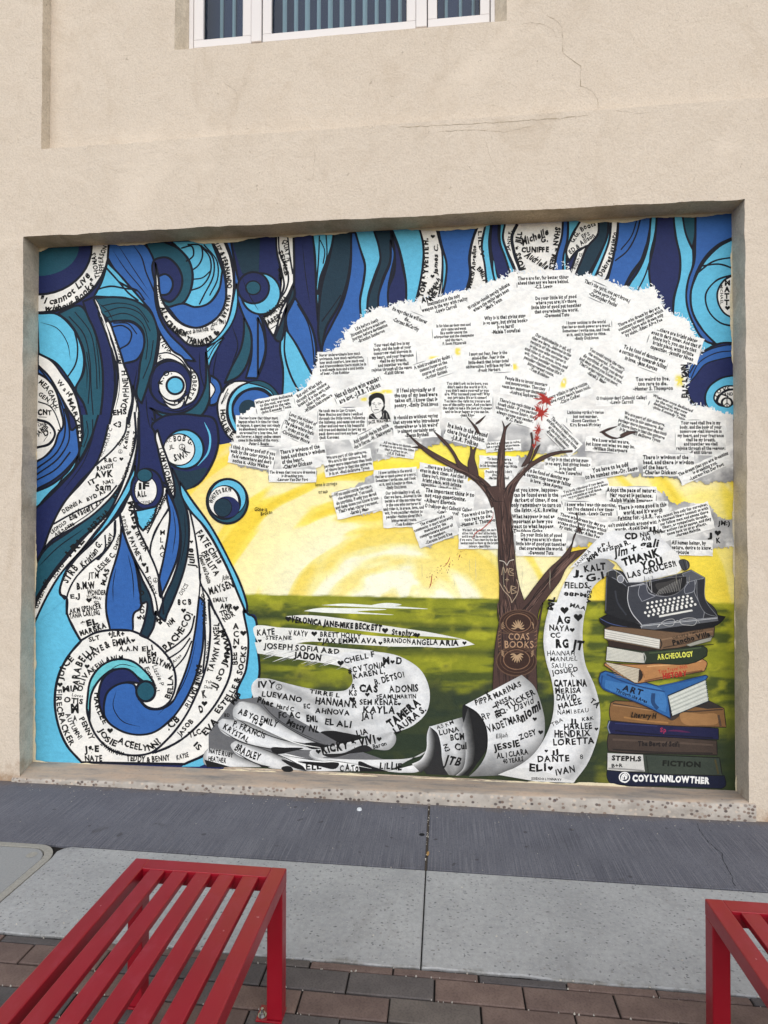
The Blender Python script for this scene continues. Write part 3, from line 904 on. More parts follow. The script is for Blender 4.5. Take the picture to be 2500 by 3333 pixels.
# ---- 1. background: yellow sky with rays, green field, both as one painted ground coat
def pix_grid(x0, x1, z0, z1, step):
    nx = int((x1-x0)/step)+1; nz = int((z1-z0)/step)+1
    X, Z = np.meshgrid(np.linspace(x0, x1, nx), np.linspace(z0, z1, nz))
    xz = np.column_stack([X.ravel(), Z.ravel()])
    return nx, nz, xz, from_wall(xz)
def lerp(a, b, t): t = np.asarray(t)[:, None]; return a*(1-t)+b*t
def L3(*c): return np.array(lin(c))[None, :]
def sstep(a, b, x): t = np.clip((x-a)/(b-a), 0, 1); return t*t*(3-2*t)
def ground_coat(px):
    x, y = px[:, 0], px[:, 1]
    n = len(x)
    # sky
    cx0, cy0 = 1300.0, 2010.0
    r = np.hypot((x-cx0)*0.88, (y-cy0)*1.12); th = np.arctan2(cy0-y, x-cx0)
    rip = fbm(r*0.016+fbm(x*0.003, y*0.003, 5)*1.0, th*1.1, 41, 3)
    rip = .5+(rip-.5)*1.15+.10*np.sin(r*.052+2.5*fbm(th*2, r*.004, 8))
    far = sstep(120, 520, r)
    c = lerp(np.repeat(L3(246, 238, 178), n, 0), np.repeat(L3(246, 222, 92), n, 0), far)
    c = lerp(c, np.repeat(L3(250, 247, 226), n, 0), np.clip(sstep(.50, .60, rip)*(1-.45*far), 0, 1)*.85)
    c = lerp(c, np.repeat(L3(240, 206, 62), n, 0), sstep(.50, .36, rip)*(.45+.55*far)*.9)
    left = sstep(900, 640, x)*sstep(2000, 1500, y)
    c = lerp(c, np.repeat(L3(244, 208, 84), n, 0), left*.6)
    gap = sstep(1420, 1450, y)*sstep(1580, 1500, y)*sstep(1100, 1250, x)*sstep(1850, 1700, x)
    c = lerp(c, np.repeat(L3(250, 230, 70), n, 0), gap*.85)
    rt = sstep(2150, 2300, x)*sstep(1560, 1620, y)
    c = lerp(c, np.repeat(L3(246, 226, 84), n, 0), rt*.6*(.5+fbm(x*.01, y*.012, 9)))
    # field
    hor = 1934+(x-800)*0.018+(fbm(x*.03, x*0, 12)-.5)*6
    s1 = fbm(x*.005+y*.003, y*.04, 51, 5); s2 = fbm(x*.02, y*.03, 52, 5)
    dep = sstep(1960, 2420, y)
    gcol = lerp(np.repeat(L3(136, 140, 34), n, 0), np.repeat(L3(66, 78, 32), n, 0), np.clip(sstep(.42, .62, s1)*.95, 0, 1))
    gcol = lerp(gcol, np.repeat(L3(178, 176, 46), n, 0), sstep(.48, .72, s2)*.65)
    mid = sstep(2170, 2275, y+ (s2-.5)*150)
    lf = sstep(1960, 1900, x)*mid + sstep(1960, 2300, x)*sstep(2380, 2480, y)*0.85+sstep(1880, 1960, x)*sstep(2300, 2420, y)*0.7
    gcol = lerp(gcol, np.repeat(L3(40, 52, 40), n, 0), np.clip(lf, 0, 1)*.95)
    band = np.exp(-((y-(2110+(x-900)*.02))/16)**2)*sstep(1900, 1800, x)
    band2 = np.exp(-((y-(2010+(x-900)*.05))/10)**2)*sstep(1700, 1500, x)
    gcol = lerp(gcol, np.repeat(L3(52, 64, 32), n, 0), np.clip(band+band2, 0, 1)*.7)
    shade_l = sstep(960, 830, x)*sstep(1950, 2010, y)*.5
    gcol = lerp(gcol, np.repeat(L3(48, 60, 34), n, 0), shade_l)
    edge = sstep(2330, 2385, x)*.55
    gcol = lerp(gcol, np.repeat(L3(50, 62, 30), n, 0), edge*sstep(2050, 2300, y))
    c = lerp(c, gcol, sstep(-3, 3, y-hor))
    return c
nx, nz, xz, px = pix_grid(OL-0.012, OR+0.006, 0.085, OT, 0.0085)
faces = [(j*nx+i, j*nx+i+1, (j+1)*nx+i+1, (j+1)*nx+i) for j in range(nz-1) for i in range(nx-1)]
P = Paint()
P.add(px, faces, ground_coat(px))
P.build('painted_field_and_sky')

# ---- 2. blue swirls of the sky, left and top
BO = 15      # outline weight
shape('painted_swirl_ground', [
    ('N', 'S100 790* S2420 680* S2420 1352* S2300 1330 S2100 1300* S1000 1330* S960 1320 S900 1420 S760 1440* F0 560 B1305 120 B1270 300 B1150 460 B1080 480* B1110 560 B1250 760 B1400 1020 B1480 1200 B1520 1327 C1530 80 C1570 300 C1580 520 C1480 690 C1400 990 C1340 1130* S100 2500*', 0),
    ('L', 'B160 1180 B300 1000 B420 1327 C420 200 C300 350 C230 560 C220 800 C300 980 C420 1100* C40 1100* B40 1327', 0),
    ('L', 'C1470 -40 C1515 80 C1560 280 C1582 520 C1500 700 C1440 700 C1400 1000 C1180 1110* C1060 1110* C1250 980 C1420 650 C1490 400', 0)], 'A')
# circle and ribbon in the upper left corner
shape('painted_swirl', [
    ('L', '85 540* 220 545 310 620 370 720 402 850 385 960 340 1050* 290 970 220 880 95 810*', BO),
    ('-', '335 650 358 760 345 880 290 970', 11),
    ('T', '225 540* 380 490 450 600 510 780 530 1000 500 1330~ 440 1330* 400 1150 345 1050 395 950 405 830 360 690 300 600', BO),
    ('-', '300 560 400 680 440 850 450 1050 470 1300', 8), ('-', '340 530 440 660 480 850 490 1050', 7), ('-', '420 800 440 950 430 1150', 7),
    ('N', '395 460* 470 428* 540 600 590 800 612 1000 590 1200 560 1330~ 500 1330* 530 1050 520 850 470 650 420 540', BO)], 'A')
shape('painted_swirl', [
    ('o', '92 90 482 446', 'W', BO+4), ('o', '92 90 362 322', 'N', BO), ('o', '92 92 275 195', 'T', 0)], 'A')
shape('painted_swirl', [
    ('M', '570 60* 600 60* 800 60* 860 140 880 280 880 420 910 560 980 680 1070 770 1155 865* 1050 840 960 750 900 640 850 520 780 440 690 340 600 230 562 165*', BO),
    ('-', '735 80 790 160 820 260 870 380 905 500', 11, 'K', 1),
    ('L', '560 195* 620 255 700 345 800 460 852 522* 800 500 700 440 560 430 470 424* 520 330', BO),
    ('-', '550 230 640 330 700 400 770 455', 13), ('-', '490 378 580 357 680 372 760 385 810 450', 12), ('-', '640 330 720 370 760 385', 16)], 'A')
shape('painted_swirl', [
    ('T', '475 438* 620 430 760 460 850 530 900 660 890 800 870 900 840 1000 790 1150* 760 1100 770 980 780 880 800 780 800 660 740 600 640 590 580 600', BO),
    ('-', '520 490 640 470 760 500 840 600', 7), ('-', '540 530 660 500 780 540 850 660', 7), ('-', '550 570 680 540 790 600 830 720 820 850', 7), ('-', '870 720 850 850 800 980', 7),
    ('M', '580 600 640 590 740 608 802 680 802 780 760 850 670 877* 640 780 600 690', BO),
    ('-', '590 632 660 622 722 670 705 740 645 780', 11), ('-', '600 605 700 610 760 680', 9)], 'A')
shape('painted_ribbon', [
    ('W', '505 530 575 600 605 680 640 780 670 880 700 960 720 1030 727 1120 703 1230 690 1340~ 556 1340* 590 1210 620 1080 630 960 600 820 560 700', BO),
    ('-', '520 560 580 700 620 830 634 960 616 1100', 12), ('-', '545 600 600 740 640 880', 9), ('-', '560 700 600 820 606 1000', 7),
    ('-', '470 440 505 520 560 600', 22), ('-', '478 447 500 490 520 545', 7, 'W', 1), ('-', '500 505 530 570 560 660 590 770', 9, 'W', 1),
    ('W', '732 1020* 762 1130 782 1340~ 692 1340* 716 1240 736 1120', 11), ('-', '760 1130 752 1230 745 1340', 8)], 'A')
shape('painted_swirl', [
    ('T', '812 55* 940 55* 1050 110 1125 220 1130 340 1080 460 990 502 930 470 890 360 880 200', BO),
    ('N', '885 175 960 163 1032 220 1066 310 1040 410 980 462 930 440 900 380', BO),
    ('M', '908 290 950 275 995 310 1000 360 965 410 925 415', BO),
    ('L', '985 50* 1260 45* 1300 150 1338 280 1300 400 1230 480 1150 497 1078 470* 1120 390 1137 280 1110 180 1050 110', BO),
    ('-', '1058 100 1130 88 1140 150 1090 190', 11), ('-', '1100 75 1190 85 1202 150 1170 220 1130 250', 11), ('-', '1190 85 1250 160 1256 260 1190 360 1122 385', 11),
    ('-', '1190 80 1270 160 1280 260 1210 420 1180 480', 11), ('-', '1210 75 1300 190 1305 300 1250 420', 10), ('-', '1140 310 1200 300 1260 250', 9),
    ('M', '970 500* 1070 475 1150 497 1240 475 1310 390 1338 250 1362 400 1340 520 1260 600 1160 637 1060 605', BO)], 'A')
shape('painted_ribbon', [
    ('W', '1262 45* 1342 40* 1385 150 1412 300 1402 470 1360 620 1300 710 1200 757 1110 750 1040 690 960 610 915 520 892 400 884 195* 905 300 915 400 950 490 1010 570 1080 620 1160 638 1250 610 1330 530 1362 420 1357 300 1322 160', BO)], 'A')
shape('painted_swirl', [
    ('M', '1350 30* 1390 30* 1420 200 1450 330 1530 470 1600 580 1627 700 1620 850 1570 978* 1495 975* 1530 840 1530 700 1480 560 1440 450 1420 350 1415 250 1390 140', BO),
    ('L', '1432 335* 1440 450 1420 560 1350 680 1280 740 1228 762* 1310 690 1370 600 1405 470', 11),
    ('L', '1228 775* 1345 700* 1300 780 1255 870 1243 925*', 10), ('-', '1240 850 1290 760 1350 705', 8), ('-', '1235 800 1290 740', 7),
    ('T', '1480 560* 1530 680 1520 830 1450 960 1350 1012* 1400 900 1460 780 1482 660', BO),
    ('D', '1400 40* 1590 30* 1582 262* 1470 272* 1440 180', 0)], 'A')
shape('painted_swirl', [
    ('o', '20 532 132 138', 'L', BO), ('o', '-30 492 106 106', 'N', BO), ('o', '-32 492 50 46', 'T', 10)], 'D')
shape('painted_ribbon', [
    ('W', '914 668* 960 740 1010 800 1060 830 1110 900 1142 930 1166 1000 1170 1060 1130 1130 1085 1162* 1110 1050 1110 950 1050 880 960 850 886 882* 905 780', BO),
    ('-', '900 815 960 805 1040 840 1120 940', 10)], 'A')
shape('painted_swirl', [
    ('T', '845 1175* 930 1210 1050 1215 1150 1165 1205 1080 1225 800* 1250 1000 1252 1110 1180 1240 1050 1260 940 1240', BO),
    ('o', '985 1012 142 152', 'N', BO), ('o', '1000 1030 92 98', 'W', 8), ('W', '905 1060 960 1122 1040 1132 1102 1085* 1090 1130 1030 1155 960 1140', 8), ('W', '935 1132* 1010 1162 1085 1110* 1060 1170 1000 1185', 7),
    ('o', '1018 1027 66 66', 'K', 0), ('o', '1018 1027 50 50', 'L', 0), ('W', '1122 900* 1168 960 1178 1050 1142 1130 1082 1162* 1112 1080 1126 1000', 11)], 'A')
shape('painted_swirl', [
    ('M', '1255 955* 1312 1000 1328 1080 1292 1150 1250 1162*', BO), ('W', '1250 995* 1287 1050 1252 1122*', 9)], 'A')
# rings at the left edge
shape('painted_swirl', [
    ('M', 'A90 888* A160 958 A240 1090 A290 1210 A325 1327 B350 60 B368 140 B365 240 B300 330 B180 430 B75 484*', BO),
    ('-', 'A95 905 A170 1000 A250 1150 A275 1300 B270 120 B220 230 B80 345', 11), ('-', 'A270 1180 A300 1300 B300 150 B240 260 B80 385', 11), ('-', 'B310 230 B220 340 B75 425', 11),
    ('W', 'A85 940* A150 980 A210 1060 A240 1170 A247 1327 B240 90 B200 190 B140 260 B70 302*', BO), ('-', 'A92 1135 A170 1165 A222 1250 A236 1330 B225 80', 9),
    ('-', 'B80 12 B165 38 B206 105 B172 172 B80 202', 17), ('-', 'B80 25 B140 60 B160 100 B130 160', 4), ('-', 'A95 1238 A150 1240', 4),
    ('L', 'B365 250* B340 330 B260 420 B160 520 B60 640* B60 505* B180 452 B290 365', BO)], 'B')
shape('painted_ribbon', [
    ('W', 'A90 808* A180 858 A260 960 A330 1060 A370 1180 A388 1327 B392 120 B372 235* B360 120 B335 0 A310 1210 A240 1090 A160 958 A90 888*', BO)], 'A')
shape('painted_swirl', [
    ('T', '388 -20~ 500 -20* 490 60 440 160 370 292* 372 230 395 120', 11), ('-', '420 20 430 100 400 200', 7), ('-', '460 10 460 90 420 190', 7),
    ('N', '500 -20~ 590 -20* 545 150 485 310 370 440 230 640 130 880 60 1010* 60 625* 200 500 320 370 420 220', BO)], 'B')
# long ribbons running down to the lower left
shape('painted_ribbon', [
    ('W', 'A566 1290* B545 140 B490 300 B400 420 B270 570 B180 740 B122 905* B180 830 B300 760 B430 680 B550 600 B610 510 B680 400 B730 280 B750 120 A776 1290~', BO),
    ('-', '695 -5 680 100 620 190 480 322', 13), ('-', '195 718 330 642 450 585 560 528 625 455', 12)], 'B')
shape('painted_swirl', [
    ('T', '685 395* 600 520 480 640 300 770 130 900 60 1030* 60 1250* 160 1090 250 970 370 830 500 710 590 610 645 500', BO)], 'B')
shape('painted_ribbon', [
    ('W', '745 -40* 750 150 700 330 640 500 560 650 440 770 300 930 180 1080 80 1250 60 1320* C58 160* B170 1180 B260 1050 B380 900 B490 760 B580 650 B650 530 B720 370 B760 200 B774 -40~', BO),
    ('-', '765 0 762 150 745 260', 8)], 'B')
shape('painted_swirl', [
    ('L', '748 318* 700 430 620 580 500 760 370 910 240 1060 150 1210 60 1400~ B276 1225* B255 1200 B262 1080 B330 960 B450 840 B560 730 B650 600 B720 480 B745 400', BO)], 'B')
# the great drop: white body, then coloured bands over it
shape('painted_drop', [
    ('W', 'B640 650 B745 480 B960 470 B1100 600 B1220 745 B1340 955 B1440 1180 B1490 1310 C1487 60 C1512 250 C1497 450 C1440 640 C1340 800 C1330 900 C1260 1000 C1080 1092* C387 1080* C290 970 C222 800 C206 640 C240 470 C310 345 C382 262* C330 170 C290 80 C272 -40 B255 1200 B262 1080 B340 960 B470 830 B570 720', BO+2)], 'B')
shape('painted_swirl', [
    ('N', '775 -40~ 875 -40* 895 90 935 300 965 450* 915 430 880 600 760 610 742 500 768 350', BO),
    ('o', '828 482 108 138', 'N', BO), ('o', '820 490 76 96', 'W', 7), ('o', '812 388 52 44', 'T', 9),
    ('L', '752 628* 895 598* 865 690 800 762* 770 720', BO),
    ('M', '860 -5* 888 60 892 160* 872 90', 7)], 'B')
shape('painted_swirl', [
    ('N', 'A860 1300 A930 1240 A1050 1220 A1180 1230 B1270 0 B1310 130 B1262 320 B1150 460 B1082 482* B1020 400 B960 300 B900 120', BO),
    ('D', '1000 345* 1100 362 1230 340 1150 452 1085 482 1035 430', 0),
    ('o', '1078 212 132 132', 'L', BO), ('o', '1045 215 106 106', 'W', 9), ('-', '1215 30 1252 120 1242 230 1170 325', 13, 'L', 1)], 'B')
shape('painted_swirl', [
    ('D', '995 335* 1040 430 1070 540 1100 640 1112 800 1085 1000 1025 1180 960 1335* C950 130* B905 1335* B950 1200 B1005 1080 B1052 900 B1052 760 B1022 640 B1000 540', BO),
    ('M', '958 478* 1000 560 1040 680 1052 800 1030 950 980 1080 918 1215* 908 1130 940 950 970 780 982 640 962 540', BO),
    ('W', '898 78* 930 180 970 290 1002 400 1014 520 1008 548* 960 440 930 330 900 200 885 110', BO)], 'B')
shape('painted_swirl', [
    ('M', 'B655 735* B700 860 B747 980 B772 1130 B767 1300 C756 60 C732 192* C580 186* C553 60 B555 1200 B580 1080 B620 950 B645 850', BO),
    ('D', 'B742 950* B800 1100 B850 1200 B882 1327 C888 60 C872 170 C832 244* C780 222* C812 130 C816 0 B808 1250 B780 1100', BO),
    ('L', '1048 428* 1120 540 1250 720 1382 960 1462 1130 1502 1260 1512 1327 C1535 90 C1568 280 C1580 520 C1490 690 C1440 640 C1497 450 C1512 250 C1487 60 B1490 1310 B1440 1180 B1340 950 B1220 740 B1100 600 B1060 520', BO),
    ('M', 'C1180 -40* C1216 0* C1212 150 C1200 330 C1150 520 C1080 670 C980 800 C860 882 C740 892 C620 850 C560 800 C540 760 C535 680 C570 590 C650 545 C740 555 C770 640 C830 712 C910 722 C990 682 C1052 560 C1110 400 C1152 200', BO),
    ('Q', 'C428 640 C450 520 C520 430 C620 385 C720 395 C820 470 C872 540 C884 575* C800 530 C700 462 C600 455 C520 510 C460 600 C440 800* C424 740', BO),
    ('N', 'C530 520 C600 460 C700 453 C760 500 C795 548* C700 540 C620 560 C560 610 C540 680 C540 785* C510 700 C505 600', BO),
    ('o', '', 'T', 0) if False else ('-', 'C440 600 C470 560', 2)], 'B')
shape('painted_swirl', [
    ('o', '820 600 64 68', 'T', BO+2),
    ('-', '382 258 480 206 600 186 720 192 830 242 940 332 1000 420 1022 520 1010 610 970 682 900 718 830 705 770 650', BO),
    ('-', '424 720 440 800 480 890 570 985 700 1030 860 1012 960 930 1080 780 1170 600 1230 420 1255 200 1245 0', BO),
    ('-', '880 1015 1040 940 1200 800 1320 640 1392 470 1392 300 1340 170 1240 -20', BO), ('-', '862 1018 960 985 1050 930', 12),
    ('-', '1210 60 1222 260 1205 480', 12), ('-', '940 345 1050 270 1120 200 1150 90', 12), ('-', '965 385 1060 320 1120 240', 10), ('-', '1000 460 1080 370 1130 260', 10),
    ('-', '1330 870 1330 920 1240 1010 1080 1092', 13)], 'C')
shape('painted_swirl', [
    ('-', '645 640 680 790 750 960 820 1080 880 1200 905 1327', 12), ('-', '640 640 650 720 655 800', 9), ('-', '615 690 610 800 540 900 420 1000 340 1090 290 1200 285 1327', 12),
    ('-', '610 700 600 820 500 960', 10), ('-', '545 790 545 880 490 960', 10), ('-', '740 600 760 720 830 880 900 1050 930 1200 940 1327', 13), ('-', '980 600 900 740 850 880 850 930', 11),
    ('-', '960 500 900 640 830 780', 9), ('-', '1115 620 1150 780 1180 1000 1195 1130 1240 1200 1290 1327', 13), ('-', '1190 1050 1180 1200 1165 1327', 10), ('-', '1195 1120 1215 1230 1220 1327', 9),
    ('-', '975 620 870 790 850 900', 8)], 'B')
# fine contour lines inside the swirls
shape('contour_lines', [('-', q, w, 'K', 1) for q, w in (
    ('A600 120 A680 240 A780 360 A850 450', 7), ('A640 90 A730 230 A830 380', 6), ('A110 600 A220 640 A290 740 A310 850', 6), ('A500 470 A560 520 A600 590', 7), ('A930 1180 A1040 1200 A1150 1150', 7), ('A900 880 A860 980 A860 1100', 6),
    ('A1180 800 A1190 950 A1220 1060', 7), ('A1300 800 A1280 900 A1270 1000', 7), ('A1400 620 A1440 760 A1400 880', 7), ('A1560 560 A1590 680 A1580 800', 6), ('A1470 300 A1520 420 A1580 520', 6), ('A640 940 A640 1060 A610 1200', 5),
    ('A760 920 A740 1050 A770 1200', 7), ('A820 1100 A830 1220 A850 1320', 7), ('A480 700 A500 850 A510 1050', 6), ('A380 760 A420 900 A420 1050', 6), ('B420 60 B360 250 B240 430 B110 600', 6), ('B470 120 B400 300 B270 480', 6),
    ('B140 860 B300 740 B470 620 B600 480', 6), ('B100 1000 B220 880 B400 750', 6), ('B1000 600 B1020 760 B1000 920', 6), ('B1080 640 B1085 820 B1050 1000', 6), ('B700 920 B730 1060 B740 1220', 6), ('B620 1010 B600 1120 B600 1240', 5),
    ('C1160 260 C1110 460 C1020 640 C900 760', 6), ('C620 600 C600 700 C660 800 C780 840', 6), ('C560 470 C650 420 C760 440', 5), ('D300 200 D320 400 D350 600', 6), ('D560 200 D560 400 D500 560', 6), ('D660 220 D680 360 D660 520', 6),
    ('D760 160 D780 300 D750 440', 5), ('D950 300 D970 430 D950 560', 6), ('D1040 130 D1060 280 D1030 430', 5), ('D1340 120 D1310 280 D1330 440', 6), ('E1120 150 E1120 350 E1140 560', 7), ('E1270 320 E1250 500 E1260 700', 6), ('E1420 140 E1400 250 E1350 350', 6))], 'A')['kind'] = 'stuff'
# ring floating in the yellow sky
shape('painted_ring', [
    ('o', '1370 563 138 150', 'T', BO+1), ('o', '1374 540 122 122', 'L', 8), ('o', '1352 572 112 118', 'K', 0), ('o', '1345 566 98 104', 'W', 0),
    ('o', '1368 602 84 72', 'N', 0), ('o', '1340 606 60 62', 'D', 6)], 'B')
# swirl left of the quote cloud
shape('painted_swirl', [
    ('W', '300 15 130 20 60 100 25 200 30 300 70 420 130 510 182 548* 212 492* 150 420 110 320 110 230 140 130 220 50', 18),
    ('L', '310 15 200 70 130 170 115 280 160 420 210 490* 260 480 190 380 160 290 165 200 220 120 320 70 420 70 500 120 570 210 600 190 540 90 430 20', 18),
    ('T', '300 14 400 -2 500 40 570 120 605 190* 560 172 500 90 400 42', 12),
    ('M', '160 260 200 160 280 90 370 75 450 100 530 190 460 300 300 400 200 360', 18), ('o', '300 255 84 86', 'D', 0),
    ('-', '120 70 90 130 60 210', 9), ('-', '170 15 110 50 70 110', 8)], 'F')
# bands along the top edge
shape('painted_ribbon', [
    ('W', '122 130* 238 130* 244 330 232 440 192 540 130 640 38 690* 108 822* 142 740 172 650 210 560 244 450 248 300 246 130* 238 130* 122 130* 130 260 160 380 178 470 160 540 165 400', 0),
    ('W', '122 130* 240 130* 244 400 240 480 200 560 150 660 130 750 108 822* 80 780 32 690* 95 660 150 560 176 480 160 380 130 260', BO),
    ('-', '138 140 148 260 190 360 206 420 182 520 150 565', 11), ('-', '200 140 216 280 236 400', 11), ('-', '30 690 110 640 190 560 240 460', 11), ('-', '60 740 120 700 165 655', 7), ('-', '80 775 130 740', 6)], 'D')
top_bands = [
    ('M', '0 690* 40 800 52 900 30 1000 0 1080*'), ('M', '250 558* 300 640 370 780 392 1000 372 1095* 290 930 200 780 190 690 230 600'),
    ('L', '188 770* 250 860 330 1010 378 1100* 300 1210* 165 1240* 170 1040 150 900 160 820'), ('D', '112 832* 150 740 192 640 248 540 242 470* 200 590 130 850'),
    ('L', '368 125* 512 125* 500 200 460 330 420 470 412 600 405 720* 395 560 390 400 385 280'),
    ('D', '515 120* 632 120* 626 300 600 460 540 620 460 760 430 920* 410 830 410 680 430 480 480 300'),
    ('M', '630 120* 660 120* 700 260 722 340 712 450 690 560 697 720* 600 830 520 950 425 1000* 440 870 500 740 570 600 620 400'),
    ('L', '655 110* 785 100* 822 200 826 300 790 400 742 560 737 720* 698 730* 690 580 715 440 722 330 690 230'),
    ('D', '780 100* 897 95* 902 200 890 320 840 440 815 560 822 670* 733 680* 745 560 790 420 826 310 815 210'),
    ('M', '895 168* 922 260 902 380 882 480 887 650* 813 660* 815 540 850 430 890 330'), ('N', '900 120* 950 230 977 350 1002 480 997 640* 883 650* 880 500 920 390 922 250'),
    ('L', '903 95* 1092 85* 1116 200 1112 350 1092 470 1055 620* 998 630* 1000 480 980 340 950 220'),
    ('W', '1088 85* 1202 80* 1232 200 1267 330 1257 450 1232 600* 1058 630* 1090 480 1115 330 1115 200'),
    ('M', '1213 75* 1482 65* 1440 200 1425 290 1430 400 1388 560* 1228 590* 1266 440 1272 330 1240 210'), ('W', '1487 65* 1538 65* 1510 200 1530 330 1548 500* 1395 560* 1435 420 1430 290 1445 190'),
    ('L', '1535 65* 1572 65* 1560 180 1570 300 1605 480* 1545 510* 1530 340 1510 220')]
for i, b in enumerate(top_bands):
    ex = []
    if i == 4: ex = [('-', '415 140 410 280 395 480', 10), ('-', '460 130 462 300 420 420 402 540', 10), ('-', '420 170 450 240 440 330', 8)]
    if i == 5: ex = [('-', '560 540 490 640 430 720', 8)]
    if i == 1: ex = [('-', '265 600 340 740 372 900 380 1010', 9)]
    if i == 2: ex = [('-', '185 780 180 930 220 1080 275 1190', 13)]
    if i == 12: ex = [('-', '1205 100 1240 240 1240 420 1212 590', 11), ('L', '1222 130* 1272 330 1232 590* 1248 420 1246 260', 6)]
    shape('painted_ribbon' if b[0] == 'W' else 'painted_band', [(b[0], b[1], BO)]+ex, 'D')
top_bands2 = [
    ('N', '-42 140* 6 140* 10 260 50 360 98 460* 85 570* 20 570* -20 440 -48 300'), ('L', '14 140* 52 140* 36 240 62 330 114 460* 90 500* 50 370 15 270'),
    ('W', '50 140* 442 120* 432 250 402 340 382 460* 350 560* 150 560* 105 420 60 320 35 240'),
    ('M', '440 120* 477 115* 467 260 442 370 442 480* 376 490* 400 340 430 240'), ('L', '475 115* 575 110* 500 220 465 340 466 470* 440 480* 445 350 470 250'),
    ('W', '565 110* 684 105* 672 220 610 292 540 322 480 395* 463 350 500 230'), ('W', '538 332* 602 290* 572 370 520 520* 482 500*'),
    ('D', '680 105* 748 100* 742 220 690 340 620 470 570 540* 505 540* 560 400 612 290 672 220'), ('L', '748 100* 768 100* 752 250 700 400 640 540* 610 520* 690 350 740 220'),
    ('W', '765 98* 814 95* 802 230 782 350 742 490 700 580* 632 560* 700 400 752 250'),
    ('M', '813 95* 1042 80* 1012 250 982 360 900 480 830 620* 730 570* 780 370 805 240'), ('L', '1033 85* 1078 85* 1060 220 1030 350 1025 480 1045 660* 930 660* 830 620* 960 440 1010 300'),
    ('N', '1073 85* 1187 80* 1197 220 1232 380 1222 520 1187 640 1182 800* 1100 780* 1040 600 1020 450 1055 280'),
    ('L', '1183 80* 1247 78* 1262 180 1312 300 1317 400 1282 560 1292 720 1362 880 1455 965* 1380 1010* 1178 830* 1190 640 1225 500 1230 380 1200 230'),
    ('T', '1243 78* 1332 74* 1326 250 1310 312* 1270 220'),
    ('M', '1333 74* 1595 60* 1600 232* 1480 290 1390 380 1330 500 1300 620 1310 730 1380 860 1475 955* 1420 945 1310 800 1270 640 1285 520 1325 400 1330 300'),
    ('L', '1600 240* 1610 965* 1470 955* 1380 860 1310 730 1300 620 1340 490 1400 390 1490 300')]
for i, b in enumerate(top_bands2):
    ex = []
    if i == 0: ex = [('-', 'D1590 310 D1600 400 D1620 470', 12, 'L', 1)]
    if i == 2: ex = [('-', '132 145 96 230 106 320 152 460', 22)]
    if i == 10: ex = [('-', '962 110 932 220 870 330 790 395', 11), ('-', '940 110 900 230 830 320', 9), ('-', '1002 280 960 400 850 570', 11)]
    if i == 11: ex = [('-', '1010 300 950 450 880 570', 10), ('-', '1030 380 990 500 940 600', 10)]
    if i == 16: ex = [('-', '1600 368 1450 400 1340 482', 12), ('-', '1370 430 1500 418 1600 452', 12), ('-', '1600 485 1470 530 1402 620 1420 730 1500 812 1600 838', 12),
                      ('W', '1600 485* 1522 530 1480 610 1490 690 1530 750 1600 785*', 12)]
    shape('painted_ribbon' if b[0] == 'W' else 'painted_band', [(b[0], b[1], BO)]+ex, 'E')
shape('painted_swirl', [
    ('N', '1610 -60* 1450 -60 1320 0 1230 60 1160 170 1143 310 1170 430 1230 500 1330 560 1610 640*', 20),
    ('M', '1610 -50* 1480 -40 1320 10 1240 60 1165 170 1160 300* 1210 250 1310 130 1450 82 1610 55*', 12), ('-', '1180 260 1260 110 1400 30 1600 5', 10), ('-', '1170 210 1240 90', 12),
    ('L', '1610 222* 1440 260 1340 340 1310 430 1340 530 1420 600 1610 640* 1610 330*', 18),
    ('W', '1610 325* 1480 330 1400 390 1390 440 1430 492 1530 502 1610 440*', 14), ('-', '1600 352 1500 365 1440 410 1420 470 1480 505', 20), ('-', '1400 470 1440 400 1520 420', 12),
    ('o', '1506 472 50 42', 'W', 12)], 'H')

# ---- lettering engine: built-in font glyphs turned to flat paint, laid along straight or curved baselines
GL = {}
def glyph(ch, bold):
    key = (ch, bold)
    if key in GL: return GL[key]
    cu = bpy.data.curves.new('glyph', 'FONT')
    cu.body = ch; cu.resolution_u = 2; cu.fill_mode = 'BOTH'
    cu.offset = {0: 0.012, 1: 0.040, 2: 0.060}[bold]
    ob = bpy.data.objects.new('glyph', cu); COL.objects.link(ob)
    dg = bpy.context.evaluated_depsgraph_get(); dg.update()
    me = ob.evaluated_get(dg).to_mesh()
    v = np.array([(q.co.x, q.co.y) for q in me.vertices]).reshape(-1, 2)
    f = [tuple(p.vertices) for p in me.polygons]
    ob.evaluated_get(dg).to_mesh_clear()
    adv = (v[:, 0].max()+0.07) if len(v) else 0.28
    bpy.data.objects.remove(ob); bpy.data.curves.remove(cu)
    GL[key] = (v, f, adv)
    return GL[key]
CAPH = 0.70
def layout(s, bold):
    x = 0; out = []
    for ch in s:
        if ch == ' ': x += 0.27; continue
        v, f, a = glyph(ch, bold)
        out.append((x, v, f)); x += a
    return out, max(x-0.07, 0.05)
